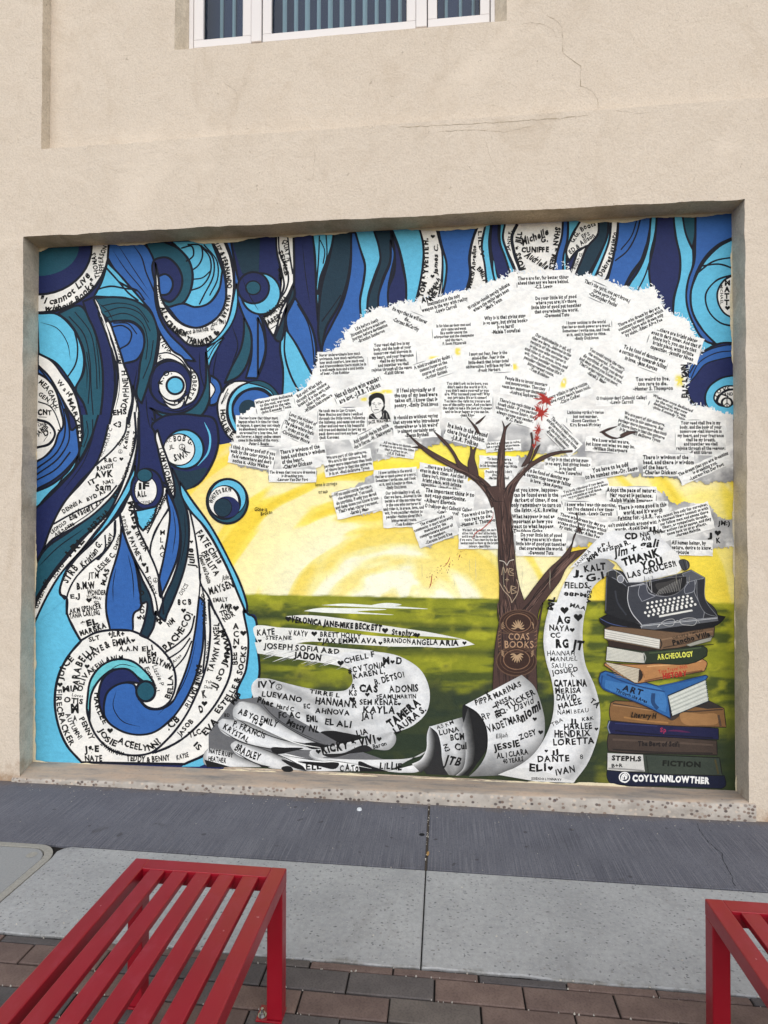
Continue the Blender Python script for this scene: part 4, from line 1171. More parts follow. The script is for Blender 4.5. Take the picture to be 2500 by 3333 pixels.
def put_text(P, s, base, h, col='k', bold=1, shear=0.0, stretch=True, jit=0.0):
    """base: polyline in photo pixels; h: capital height in photo pixels"""
    lay, W = layout(s, bold)
    B = base
    d = np.r_[0, np.cumsum(np.linalg.norm(np.diff(B, axis=0), axis=1))]
    T = d[-1]
    sx = (T/W) if stretch else h/CAPH
    sy = h/CAPH
    V = []; Fc = []; nb = 0
    for i, (x, v, f) in enumerate(lay):
        xm = (x+v[:, 0].mean())*sx
        if len(B) > 2:
            t0 = np.clip(xm, 0, T); e = 0.02*T
            p = np.array([np.interp(t0, d, B[:, 0]), np.interp(t0, d, B[:, 1])])
            p1 = np.array([np.interp(min(t0+e, T), d, B[:, 0]), np.interp(min(t0+e, T), d, B[:, 1])])
            p0 = np.array([np.interp(max(t0-e, 0), d, B[:, 0]), np.interp(max(t0-e, 0), d, B[:, 1])])
            u = (p1-p0)/(np.linalg.norm(p1-p0)+1e-9)
            lx = (x+v[:, 0])*sx-xm
        else:
            u = (B[-1]-B[0])/(T+1e-9); p = B[0]; lx = (x+v[:, 0])*sx
        up = np.array([u[1], -u[0]])
        ly = v[:, 1]*sy
        if jit:
            k = 1+jit*(rng.random()-.5); ly = ly*k+jit*h*(rng.random()-.5)*.5
        lx = lx+shear*ly
        if jit:
            ra = (rng.random()-.5)*jit*1.4; lx, ly = lx*math.cos(ra)-ly*math.sin(ra)*.6, ly*math.cos(ra)+(lx-lx.mean())*math.sin(ra)
        V.append(p+lx[:, None]*u+ly[:, None]*up)
        Fc += [tuple(nb+j for j in q) for q in f]; nb += len(v)
    if V:
        Q = np.vstack(V)                       # hand-painted wobble
        a_ = min(0.055*h, 1.3)
        Q = Q+np.column_stack([vnoise(Q[:, 0]*.22, Q[:, 1]*.22, 301)-.5, vnoise(Q[:, 0]*.22, Q[:, 1]*.22, 302)-.5])*2*a_
        P.add(Q, Fc, colr(col))
def T(c, s, pts, h, col='k', bold=1, shear=0.0, parent=None, jit=0.12):
    k = CR[c][2]/1659.0
    b, cn = crop_pts(c, pts)
    if len(b) > 2: b = spline(b, cn, False, 8)
    P = Paint()
    put_text(P, s, b, h*k, col, bold, shear, True, jit)
    return P.build('lettering', parent)
def V(c, s, x, y, dy, h, bold=1):
    k = CR[c][2]/1659.0
    P = Paint()
    for i, ch in enumerate(s):
        w = layout(ch, bold)[1]*h/CAPH
        b, _ = crop_pts(c, '%f %f %f %f' % (x, y+i*dy, x+w, y+i*dy))
        put_text(P, ch, b, h*k, 'k', bold)
    return P.build('lettering')
def heart(c, x, y, r, col='k'):
    a = np.linspace(0, 2*math.pi, 29)[:-1]
    hx = 16*np.sin(a)**3; hy = 13*np.cos(a)-5*np.cos(2*a)-2*np.cos(3*a)-np.cos(4*a)
    x0, y0, w = CR[c]; k = w/1659.0
    P = Paint(); P.fill(np.column_stack([x0+(x+hx*r/16)*k, y0+(y-hy*r/16)*k]), col)
    P.build('painted_heart')
def peace(c, x, y, r):
    shape('peace_sign', [('o', '%f %f %f %f' % (x, y, r, r), None, r*.22, 'k'), ('-', '%f %f %f %f' % (x, y-r, x, y+r), r*.2, 'k'),
                         ('-', '%f %f %f %f' % (x, y, x-r*.7, y+r*.7), r*.2, 'k'), ('-', '%f %f %f %f' % (x, y, x+r*.7, y+r*.7), r*.2, 'k')], c)

# ---- 3. cloud of torn paper slips (soft grey-white paint with feathery edges)
cloud_top = np.array([(747,1457),(772,1414),(769,1360),(805,1334),(837,1323),(881,1309),(953,1294),(999,1245),(1023,1211),(1028,1187),(1047,1158),(1100,1129),(1129,1076),(1178,1033),(1202,1009),(1264,999),(1284,987),(1351,980),(1433,963),(1510,948),(1585,922),(1620,911),(1673,877),(1697,891),(1750,880),(1808,867),(1837,853),(1866,896),(1929,896),(1977,911),(2020,930),(2068,947),(2131,930),(2155,998),(2194,1022),(2242,1046),(2271,1113),(2285,1137),(2247,1171),(2234,1198),(2230,1250),(2236,1295),(2261,1317),(2301,1324),(2326,1332),(2410,1350)], float)
cloud_low = np.array([(2410,1567),(2300,1575),(2247,1563),(2182,1556),(2073,1552),(2001,1545),(1900,1540),(1880,1470),(1759,1484),(1723,1469),(1604,1469),(1531,1455),(1441,1448),(1368,1466),(1300,1490),(1221,1500),(1206,1518),(1069,1547),(1062,1500),(1033,1529),(1025,1562),(902,1565),(874,1533),(765,1515)], float)
cloud2 = np.array([(1214,1540),(1098,1616),(1094,1670),(1145,1678),(1242,1667),(1260,1690),(1289,1708),(1354,1723),(1387,1781),(1495,1741),(1495,1773),(1622,1781),(1676,1795),(1719,1810),(1802,1810),(1820,1784),(1910,1781),(1990,1730),(2100,1760),(2182,1795),(2247,1791),(2410,1785),(2410,1705),(2334,1679),(2308,1640),(2189,1636),(2146,1592),(1983,1582),(1960,1530),(1900,1470),(1750,1500),(1700,1480),(1600,1500),(1580,1560),(1500,1570),(1480,1530),(1360,1520),(1340,1560)], float)
def inside(poly, p):
    x, y = p[:, 0], p[:, 1]
    r = np.zeros(len(p), bool)
    j = len(poly)-1
    for i in range(len(poly)):
        xi, yi = poly[i]; xj, yj = poly[j]
        c = ((yi > y) != (yj > y))
        with np.errstate(divide='ignore', invalid='ignore'):
            r ^= c & (x < (xj-xi)*(y-yi)/(yj-yi+1e-12)+xi)
        j = i
    return r
def seg_dist(poly, p, closed=True):
    d = np.full(len(p), 1e9)
    n = len(poly)
    for i in range(n if closed else n-1):
        a, b = poly[i], poly[(i+1) % n]
        ab = b-a; t = np.clip(((p-a)@ab)/(ab@ab+1e-9), 0, 1)
        d = np.minimum(d, np.hypot(*(p-(a+t[:, None]*ab)).T))
    return d
def cloud_color(p):
    x, y = p[:, 0], p[:, 1]; n = len(x)
    n1 = fbm(x*.011, y*.013, 61, 5); n2 = fbm(x*.03, y*.035, 62, 4); n3 = fbm(x*.09, y*.09, 63, 3)
    c = np.repeat(L3(244, 242, 239), n, 0)
    c = lerp(c, np.repeat(L3(204, 201, 198), n, 0), np.clip(sstep(.48, .75, n1)*.5*sstep(1050, 1350, y)+sstep(.52, .78, n2)*.2, 0, 1))
    dl = np.minimum(seg_dist(cloud_low, p, False), seg_dist(cloud2[:26], p, False))
    sh = sstep(75, 5, dl+(n2-.5)*90)*sstep(.30, .60, n2+.12)
    c = lerp(c, np.repeat(L3(140, 140, 142), n, 0), np.clip(sh*.8, 0, 1))
    c = lerp(c, np.repeat(L3(108, 108, 112), n, 0), np.clip(sstep(60, 10, dl+(n3-.5)*60)*sstep(.6, .8, n1+.1), 0, 1)*.6)
    # grey drifts behind the branches and lower right
    for (cx0, cy0, rx, ry, a) in ((1480,1425,170,26,.7),(1700,1400,70,24,.6),(1900,1460,120,30,.55),(2290,1480,120,60,.6),(2130,1540,90,25,.6),(1560,1660,60,60,.35),(1240,1600,60,30,.7),(1430,1740,80,24,.6),(1180,1680,70,14,.7),(2330,1730,70,40,.45),(2090,1710,140,40,.35),(1700,1740,50,40,.45),(2000,1610,60,20,.4),(1150,1440,110,30,.5),(900,1470,70,16,.5),(1090,1500,60,20,.5)):
        g_ = np.exp(-(((x-cx0)/rx)**2+((y-cy0)/ry)**2))*sstep(.35, .62, n2+.1)
        c = lerp(c, np.repeat(L3(132, 133, 138), n, 0), np.clip(g_*a*1.2, 0, .9))
    for (cx0, cy0, rx, ry) in ((1490,1145,9,12),(1413,1170,16,10),(1225,1285,22,10),(1260,1275,18,6),(1833,1247,10,16),(1665,1195,20,10),(2210,1240,14,18),(1185,1300,10,6)):
        g_ = np.exp(-(((x-cx0)/rx)**4+((y-cy0)/ry)**4))*sstep(.3, .5, n3+.1)
        c = lerp(c, np.repeat(L3(240, 222, 96), n, 0), np.clip(g_*1.2, 0, 1))
    return c
def cloud_mesh():
    nx, nz, xz, px = pix_grid(-2.0, OR+0.004, 1.42, 3.10, 0.0042)
    x, y = px[:, 0], px[:, 1]
    jx = (fbm(x*.06, y*.06, 71, 4)-.5)*34+(vnoise(x*.25, y*.25, 72)-.5)*10
    jy = (fbm(x*.06, y*.06, 73, 4)-.5)*30+(vnoise(x*.25, y*.22, 74)-.5)*14
    q = px+np.column_stack([jx, jy])*0.75
    ins = inside(np.vstack([cloud_top, cloud_low]), q) | inside(cloud2, q)
    ins &= ~((x < 1000) & (y < 1290))
    col = cloud_color(px)
    I = ins.reshape(nz, nx)
    cell = I[:-1, :-1] & I[1:, :-1] & I[:-1, 1:] & I[1:, 1:]
    jj, ii = np.nonzero(cell)
    a = jj*nx+ii
    F4 = np.column_stack([a, a+1, a+nx+1, a+nx])
    used = np.unique(F4)
    rm = np.full(nx*nz, -1); rm[used] = np.arange(len(used))
    P = Paint()
    P.add(px[used], rm[F4].tolist(), col[used])
    P.build('painted_cloud')
cloud_mesh()
# feathery brush strokes curling off the upper edge of the cloud
def feathers():
    P = Paint()
    r2 = random.Random(5)
    pl = cloud_top
    for i in range(6, len(pl)-1):
        a, b = pl[i], pl[i+1]
        L = np.linalg.norm(b-a)
        if b[0] > 2395: break
        for k in range(int(L/4)):
            p = a+(b-a)*r2.random()+np.array([r2.uniform(-6, 6), r2.uniform(-2, 14)])
            ang = math.atan2((b-a)[1], (b-a)[0])-math.pi/2+r2.uniform(-1.0, 1.0)
            ln = r2.uniform(5, 14); cv = r2.uniform(-1.2, 1.2)
            pts = []; q = p.copy(); g_ = ang
            for s in range(6):
                pts.append(q.copy()); q = q+ln/5*np.array([math.cos(g_), math.sin(g_)]); g_ += cv/5
            P.stroke(np.array(pts), r2.uniform(1.6, 3.2), r2.choice([(238, 237, 235), (226, 230, 236), (214, 224, 236)]), False, True, 0.02)
    LAYER[0] += 1
    P.build('cloud_edge')['kind'] = 'stuff'
feathers()


# ---- quotes on pasted paper slips
QT = {'seed': "Your seed shall live in my|body, and the buds of your|tomorrow shall blossom in|my heart, and your fragrance|shall be my breath,|and together we shall|rejoice through all the seasons.|-Kahlil Gibran",
 'univ': "We are part of this universe.|We are in this universe. But|perhaps more important than both|of those facts is that the universe|is in us. -Neil deGrasse Tyson",
 'sale': "What was once dedicated|to the soul, was now|dedicated to the sale.|-John Kennedy Toole", 'wis': "There is wisdom of the|head, and there is wisdom|of the heart.|-Charles Dickens",
 'dream': "The dream that you are dreaming|is dreaming you.|-Laurens Van Der Post", 'bright': "...there are bright places|even in dark times. And that if|there isn't, you can be that|bright place, with infinite|capacities. -Jennifer Niven",
 'noth': "I know nothing in the world|that has as much power as a word.|Sometimes I write one, and I look|at it, until it begins to shine.|-Emily Dickinson",
 'ind': "Our individuality is all, all,|that we have...blessed in the|twinkle of the morning star|is the one who nurtures it|and rides it, in grace, love, and|wit, from peculiar station to|peculiar station along life's|bittersweet route.|-Tom Robbins",
 'frab': "O frabjous day! Callooh! Callay!|-Lewis Carroll", 'weird': "Too weird to live,|too rare to die.|-Hunter S. Thompson", 'good': "Do your little bit of good|where you are; it's those|little bits of good put together|that overwhelm the world.|-Desmond Tutu",
 'poe': "Those who dream by day are|cognizant of many things which|escape those who dream only|by night. -Edgar Allan Poe", 'stars': "You could rattle the stars,|she whispered. You could|do anything, if only you dared|and deep down you know it too.|That's what scares you most.|-Sarah J. Maas",
 'fond': "To be fond of dancing was|a certain step towards falling|in love. -Jane Austen", 'guns': "Why is it that giving guns|is so easy, but giving books|is so hard?|-Malala Yousafzai"}
QS = [('D', "Imagination is the only|weapon in the war with reality|-Lewis Carroll", 1262, 612, 318, 62, 15, 'c'), ('D', "Wrinkles should merely indicate|where the smiles have been|-Mark Twain", 1575, 582, 324, 62, 31, 'c'),
 ('D', "Life before death|Strength before weakness|Journey before destination|-Brandon Sanderson", 752, 785, 255, 84, 23, 'c'), ('D', "He says that he will never|die...|-Cormac McCarthy", 1010, 716, 250, 66, -22, 'c'),
 ('D', "In his blue gardens men and|girls came and went|like moths among the|whisperings and the champagne|and the stars.|F. Scott Fitzgerald", 1322, 812, 268, 122, 3, 'c'), ('D', 'guns', 1670, 745, 300, 96, 4, 'c'),
 ('D', "Never underestimate how much|assistance, how much satisfaction,|how much comfort, how much soul|and transcendence there might be in|a well-made taco and a cold bottle|of beer. -Tom Robbins", 575, 1008, 312, 124, 3, 'l'),
 ('D', 'seed', 912, 975, 298, 192, 4, 'c'), ('D', "A mind troubled by doubt|cannot focus on the|course of victory.|-Arthur Golden", 1190, 1042, 252, 88, 18, 'c'),
 ('E', "I must not fear. Fear is the|mind-killer. Fear is the|little-death that brings total|obliteration. I will face my fear.|-Frank Herbert", -62, 1080, 306, 112, 3, 'c'),
 ('F', "But soft! What light|through yonder window|breaks? It is the east, and|Juliet is the sun.|-William Shakespeare", 895, 145, 330, 150, 32, 'c'), ('D', "Not all those who wander|are lost. -J.R.R. Tolkien", 682, 1192, 322, 42, 23, 'c'),
 ('F', 'sale', 545, 218, 335, 95, 12, 'c'), ('F', "Heroes know that things must|happen when it is time for them|to happen. A quest may not simply|be abandoned; unicorns may go|unrescued for a long time, but|not forever; a happy ending cannot|come in the middle of the story.|-Peter S. Beagle", 395, 458, 400, 232, 0, 'c'),
 ('F', "Love: the sickest of|Irony's sick jokes.|The place where logic|& order go to die.|-Christopher Moore", 758, 432, 285, 172, -22, 'c'),
 ('F', "He took me to Las Cruces,|New Mexico and there I walked|through the little town, following|the highway, and came out on the|other end and saw a big beautiful|old tree and decided to just lay my|pack down and rest anyhow.|-Jack Kerouac", 1150, 394, 425, 240, 1, 'l'),
 ('F', "And though she be but little|she is fierce. -W. Shakespeare", 1420, 502, 385, 46, 27, 'c'), ('F', "I think it pisses god off if you|walk by the color purple in a|field somewhere and don't|notice it. -Alice Walker", 335, 692, 400, 122, -10, 'c'),
 ('F', 'wis', 800, 690, 398, 135, 9, 'l'), ('F', 'univ', 1200, 745, 430, 145, 9, 'c'), ('F', 'dream', 700, 862, 408, 66, 0, 'c'),
 ('G', "All we have to decide|is what to do with the time|that is given to us.|-J.R.R Tolkien", 85, 788, 310, 88, -9, 'c'), ('G', "If I feel physically as if|the top of my head were|taken off, I know that is|poetry. -Emily Dickinson", 262, 325, 392, 132, 2, 'c'),
 ('G', "It should go without saying|that anyone who introduces|themselves as 'a bit weird'|is almost certainly not.|-Shaun Bythell", 265, 580, 415, 165, 3, 'c'),
 ('G', "You didn't ask to be born, you|didn't make the world as it is,|you didn't make yourself as you|are. Why torment yourself? Why|not just take life as it comes?|You have the right to; you are not|one of the guilty ones. And you have|the right to take life just as it comes|and to be as happy as you can be.|-Jean Rhys", 722, 340, 440, 285, 0, 'c'),
 ('G', "People like to invent monsters|and monstrosities. Then they|seem less monstrous themselves.|-Andrzej Sapkowski", 1240, 238, 412, 118, -10, 'c'), ('G', "There's no such thing as a|tough child - if you parboil|them for seven hours, they|always come out tender.|W.C. Fields", 1160, 460, 372, 148, -15, 'c'),
 ('G', "In a hole in the ground|there lived a Hobbit.|-J.R.R. Tolkien", 710, 668, 370, 98, -15, 'c'), ('G', "Life isn't a problem to solve,|but a reality to experience.|-Frank Herbert", 1045, 758, 310, 56, 4, 'c'),
 ('G', "'Tis better to have a|permanent income than|to be fascinating. -Oscar Wilde", 1005, 908, 335, 62, -2, 'c'), ('G', "Frankly my dear, I don't|give a damn.|-Margaret Mitchell", 1005, 1018, 236, 56, 0, 'c'),
 ('G', 'bright', 500, 1050, 425, 165, -9, 'c'), ('G', 'noth', 80, 1060, 372, 140, 4, 'c'), ('I', 'ind', 150, 268, 362, 285, 3, 'c'), ('I', "The important thing is to|not stop questioning.|-Albert Einstein", 560, 175, 440, 92, -6, 'l'),
 ('I', 'frab', 550, 288, 425, 42, -6, 'c'), ('I', "The greatness of a|community is most accurately|measured by the|compassionate actions of|its members.|-Coretta Scott King", 440, 456, 372, 172, 20, 'c'), ('I', 'weird', 820, 355, 332, 82, 9, 'c'),
 ('I', "We can't all be happy, we can't|all be rich, we can't all be lucky|and it would be so much less fun|if we were. There must be the dark|background to show up the bright|colours. -Jean Rhys", 830, 535, 352, 146, 0, 'c'),
 ('I', "But you know, happiness|can be found even in the|darkest of times, if one|only remembers to turn on|the lights. -J.K. Rowling", 1340, 196, 445, 182, 0, 'c'), ('I', "What happens is not as|important as how you|react to what happens.|-Thaddeus Golas", 1315, 410, 382, 132, 0, 'l'),
 ('I', 'good', 1385, 590, 450, 160, -1, 'c'), ('E', "There are far, far better things|ahead than any we leave behind.|-C.S. Lewis", 308, 545, 342, 60, 2, 'c'), ('E', 'good', 395, 708, 337, 120, 3, 'c'),
 ('E', "That's the spirit, one part brave,|three parts fool.|-Christopher Paolini", 720, 632, 325, 64, -24, 'c'), ('E', 'noth', 597, 868, 328, 106, 2, 'c'), ('E', 'poe', 970, 812, 325, 82, 24, 'c'), ('E', 'bright', 1190, 962, 345, 128, -17, 'c'),
 ('E', 'ind', 325, 1055, 312, 225, -25, 'c'), ('E', 'stars', 700, 1125, 330, 145, -30, 'c'), ('E', 'fond', 975, 1062, 332, 68, -20, 'c'), ('E', 'weird', 1045, 1230, 266, 64, 1, 'c'), ('H', 'frab', 560, 458, 452, 38, 1, 'c'), ('H', 'sale', 1000, 530, 380, 96, -22, 'c'),
 ('H', "every villain is just a victim|whose story hasn't been told.|-Chris Colfer", 85, 412, 420, 76, 21, 'c'), ('H', "Lightning strike's twice|but not murder.|-Scott Cawthon &|Kira Breed-Wrisley", 235, 625, 328, 112, 0, 'c'),
 ('G', "The world breaks everyone|and afterward many are strong|at the broken places.|-Ernest Hemingway", 1555, 662, 372, 112, -45, 'c'), ('H', 'univ', 745, 700, 450, 150, -17, 'c'), ('H', 'seed', 1270, 796, 440, 265, 0, 'c'),
 ('H', "We know what we are,|but know not what we may be.|-William Shakespeare", 458, 865, 440, 78, -4, 'c'), ('H', 'wis', 980, 1042, 455, 136, 0, 'l'), ('H', 'dream', 1310, 1065, 485, 76, 24, 'c'), ('H', 'guns', 75, 1056, 402, 120, -2, 'c'),
 ('H', "You have to be odd|to be number one.-Dr. Seuss", 465, 1090, 475, 48, 10, 'c'), ('G', 'fond', 1440, 1060, 430, 84, -13, 'c'), ('J', "You look ridiculous if you dance|you look ridiculous if you don't dance|so you might as well dance.|-Gertrude Stein", 230, 118, 432, 86, 15, 'c'),
 ('J', "Adopt the pace of nature:|Her secret is patience.|-Ralph Waldo Emerson", 645, 155, 438, 92, -1, 'c'), ('J', "I knew who I was this morning,|but I've changed a few times|since then. -Lewis Carroll", 278, 278, 462, 80, -1, 'c'), ('J', "There is some good in this|world, and it's worth|fighting for. -J.R.R. Tolkien", 750, 300, 456, 96, 4, 'c'),
 ('J', "Don't gobblefunk around with|words. -Roald Dahl", 648, 430, 468, 40, 4, 'c'), ('J', "We cannot live only for ourselves.|A thousand fibers connect us with|our fellow men; and among those|fibers, as sympathetic threads,|our actions run as causes, and they|come back to us as effects.|-Herman Melville", 1130, 388, 470, 200, 15, 'c'),
 ('J', "All human beings, by|nature, desire to know.|-Aristotle", 1190, 624, 362, 86, -1, 'l'), ('J', 'poe', 195, 428, 450, 108, -15, 'c'), ('F', 'stars', 1280, 1085, 400, 192, 14, 'c')]
def quote(c, txt, cx_, cy_, W, BB, ang, al):
    lines = QT.get(txt, txt).split('|')
    x0, y0, w = CR[c]; k = w/1659.0
    n = len(lines)
    pitch = BB/(n-1); cap = min(pitch*0.66, 25/k*0.4822*1.0)
    cap = pitch*0.76
    ws = [layout(l, 2)[1] for l in lines]
    sc = W/max(ws)
    a = math.radians(ang); u = np.array([math.cos(a), -math.sin(a)]); dn = np.array([math.sin(a), math.cos(a)])
    o = np.array([x0+cx_*k, y0+cy_*k])
    r2 = random.Random(int(cx_*7+cy_*3))
    hw = (W/2+r2.uniform(3, 12))*k; ht = (BB/2+cap+r2.uniform(4, 12))*k; hb = (BB/2+cap*.45+r2.uniform(4, 10))*k
    P = Paint()
    q = np.array([o-u*hw-dn*ht, o+u*hw-dn*ht, o+u*hw+dn*hb, o-u*hw+dn*hb])
    # slip: brushed white with soft uneven edges
    m_ = 12; nn = 9
    uu = np.linspace(-1, 1, m_); vv = np.linspace(0, 1, nn)
    px = []; cl = []
    t0 = r2.uniform(240, 245)
    side = r2.choice([0, 1, 2, 3])
    for j in range(nn):
        for i in range(m_):
            e = np.array([r2.uniform(-1.5, 1.5), r2.uniform(-1.5, 1.5)])
            px.append(o+u*hw*uu[i]+dn*(-ht+(ht+hb)*vv[j])+e)
            g_ = t0+r2.uniform(-6, 3)
            if o[1] > 1390 and r2.random() < .35: g_ -= r2.uniform(3, 16)
            if o[1] > 1390 and j > nn*.6: g_ -= r2.uniform(0, 14)
            cl.append(lin((g_, g_*.995, g_*.985)))
    P.add(np.array(px), [(j*m_+i, j*m_+i+1, (j+1)*m_+i+1, (j+1)*m_+i) for j in range(nn-1) for i in range(m_-1)], np.array(cl))
    # pencil-like shadow along one or two edges
    for s_ in range(4):
        if r2.random() < .3:
            a0, b0 = q[s_], q[(s_+1) % 4]
            f0 = r2.uniform(0, .5); f1 = f0+r2.uniform(.25, .5)
            pts = np.array([a0+(b0-a0)*t for t in np.linspace(f0, f1, 6)])
            P.stroke(pts, r2.uniform(1.6, 3.4), r2.choice([(150, 150, 150), (110, 110, 114), (176, 176, 176)]), False, True)
    slip = P.build('quote_slip')
    P = Paint()
    for i, (l, wl_) in enumerate(zip(lines, ws)):
        c0 = o+dn*((i-(n-1)/2)*pitch*k)+dn*cap*.18*k
        lw = wl_*sc*k
        st = c0-u*lw/2 if al == 'c' else c0-u*W/2*k
        put_text(P, l, np.array([st, st+u*lw]), cap*k, (14, 14, 16), 2)
    P.build('lettering', slip)
for q in QS: quote(*q)
# ---- 4. the tree
def grain(P, cpts, n, w, cols, spread, seed):
    r2 = random.Random(seed)
    pts, cn = cpts
    base = spline(pts, cn, False, 10)
    for k in range(n):
        off = r2.uniform(-spread, spread); i0 = r2.randint(0, max(0, len(base)-12)); i1 = min(len(base), i0+r2.randint(8, 26))
        s = base[i0:i1]
        if len(s) < 4: continue
        wob = np.column_stack([off+3*np.sin(np.arange(len(s))*.35+r2.random()*6), np.zeros(len(s))])
        P.stroke(s+wob, r2.uniform(w*.6, w*1.4), r2.choice(cols), False, True, 0.02)
    LAYER[0] += 1
BR = (74, 54, 50); BRD = (40, 29, 28); BRL = (110, 84, 76)
P = Paint()
for s in ('G160 618* G300 735 G350 768 G470 838 G640 925 G730 958 G800 1005 G900 1080 G980 1175 G1010 1230* G940 1310* G900 1205 G850 1135 G760 1048 G650 985 G520 918 G400 850 G310 778 G240 706',
          'G215 765* G300 755* G330 772* G300 772*', 'G415 615* G520 700 G600 800 G662 900 G742 955* G722 1005* G640 945 G605 855 G545 765 G475 690',
          'G750 748* G748 830 G728 900 G735 980 G830 1075* G812 960 G785 850 G805 755* G772 790*', 'G715 485* G765 540 G805 580 G838 645* G815 640* G770 565', 'G888 478* G822 548 G795 560* G800 545*',
          'G1035 525* G1048 590 G1028 680 G1000 800 G992 1000 G982 1200* G1066 1200* G1054 1000 G1058 800 G1062 680 G1075 595 G1118 538* G1060 582*',
          'G1378 735* G1340 770 G1300 870 G1270 920 G1180 1010 G1060 1145 G1045 1215* G1122 1230* G1152 1125 G1232 1005 G1302 940 G1422 868 G1522 826 G1665 806* G1665 790* G1520 803 G1390 845 G1300 890 G1338 822',
          'G1288 635* G1300 705 G1288 780 G1258 850 G1210 940 G1275 905* G1312 790 G1312 705 G1302 630*',
          'H370 735* H420 775 H500 800 H560 780 H640 735* H560 790 H500 788 H440 765 H400 735*', 'H360 740* H440 705 H520 685* H450 718 H385 745*', 'H545 765* H590 740 H640 730* H700 735 H640 755 H560 790*',
          'I895 70* I960 260 I985 420 I1000 560 I998 700 I1010 900 I1010 1080 I1000 1327 L535 200 L512 420 L504 600* L805 600* L800 300 L842 0 I1345 1327 I1375 1150 I1440 1060 I1560 900 J60 800 J160 705 J250 625* J100 655* J160 470 J215 455* J165 440* J120 560 J20 700 I1460 800 I1330 960 I1232 1092* I1190 960 I1160 800 I1145 640 I1120 420 I1110 280 I1135 130* I1000 60*',
          'J150 300* J163 380 J172 470* J205 480* J180 440 J160 300*'):
    pts, cn = crop_pts('G', s); sp = spline(pts, cn, True)
    P.fill(sp, BR); P.stroke(sp, 2.2, BRD, True)
cp = lambda s: crop_pts('I', s)
grain(P, cp('1040 100 1060 300 1075 500 1080 700 1090 900 1110 1100 1150 1300'), 70, 2.4, [BRD, BRL, (52, 38, 36)], 24, 1)
grain(P, cp('1150 1300 1250 1180 1350 1050 1480 880 1600 740 1680 650'), 40, 2.4, [BRD, BRL], 12, 2)
grain(P, cp('G400 810 G600 940 G760 1020 G880 1130 G960 1250 I1030 200'), 34, 2.2, [BRD, BRL], 9, 3)
grain(P, cp('G1280 900 G1180 1030 G1100 1130 G1070 1220'), 20, 2.2, [BRD, BRL], 9, 4)
grain(P, cp('G1025 760 G1020 950 G1022 1180'), 18, 2.2, [BRD, BRL], 7, 5)
grain(P, cp('L640 0 L640 300 L650 580'), 40, 2.4, [BRD, (54, 40, 38)], 50, 6)
grain(P, cp('I1075 1080 I1080 1200 I1100 1327'), 24, 2.4, [BRD, BRL], 30, 7)
tree = P.build('painted_tree')
# carved heart and initials, round emblem on the trunk
shape('carving', [
    ('-', '1010 730 1050 740 1078 775', 6, (206, 196, 184)), ('-', '1140 722 1100 735 1078 775', 6, (206, 196, 184)),
    ('-', '1010 930 1050 1000 1110 1070 1120 1110', 6, (176, 156, 134)), ('-', '1165 900 1182 960 1170 1030 1120 1110', 6, (176, 156, 134)),
    ('-', '1030 860 1045 790 1065 840 1080 800 1090 840', 6, (170, 146, 120)), ('-', '1098 800 1100 860 1140 862', 6, (170, 146, 120)), ('-', '1098 800 1135 812 1105 830 1140 850', 6, (170, 146, 120)),
    ('-', '1078 885 1078 920', 5, (170, 146, 120)), ('-', '1060 903 1096 903', 5, (170, 146, 120)),
    ('-', '1050 950 1100 1020 1115 955', 6, (170, 146, 120)), ('-', '1120 955 1118 1030', 6, (170, 146, 120)), ('-', '1120 958 1160 975 1125 992 1165 1012 1118 1030', 6, (170, 146, 120))], 'I', tree)
em = []
tan1, tan2 = (128, 96, 76), (94, 70, 57)
em.append(('o', '680 135 128 84', (58, 38, 32), 7, tan2)); em.append(('o', '678 138 84 62', None, 6, tan1)); em.append(('o', '665 395 134 100', (58, 38, 32), 8, tan2)); em.append(('o', '666 385 88 66', None, 6, tan1))
em.append(('o', '668 388 112 84', None, 4, tan2)); em.append(('o', '679 138 104 74', None, 4, tan2))
for cx0, cy0, sg, n in ((675, 180, 1, 9), (668, 345, -1, 9)):
    for k in range(n):
        a = math.radians(180-22.5*k)
        x1, y1 = cx0+46*math.cos(a), cy0-sg*58*abs(math.sin(a))-sg*6
        em.append(('-', '%d %d %d %d %d %d' % (cx0+8*math.cos(a), cy0-sg*8, (cx0*.5+x1*.5)+2, (cy0*.5+y1*.5), x1, y1), 9, (178, 148, 116), True))
em += [('-', '548 200 620 212 700 212 790 200', 6, tan2), ('-', '545 320 620 334 710 332 795 318', 6, tan2), ('-', '552 170 540 240 548 310', 7, tan2), ('-', '798 170 802 240 796 310', 7, tan2)]
for yy in (200, 225, 250, 275, 300): em += [('-', '540 %d 560 %d' % (yy, yy-10), 5, tan1), ('-', '786 %d 804 %d' % (yy, yy-10), 5, tan1)]
for sx in (-1, 1):
    cx0 = 672+sx*108
    for k in range(4): em.append(('-', '%d %d %d %d' % (cx0, 150+k*9, cx0+sx*(-12)+k*4, 132+k*12), 5, (160, 130, 102)));  em.append(('-', '%d %d %d %d' % (cx0, 322+k*9, cx0-sx*16, 336+k*10), 5, (160, 130, 102)))
shape('emblem', em, 'L', tree)
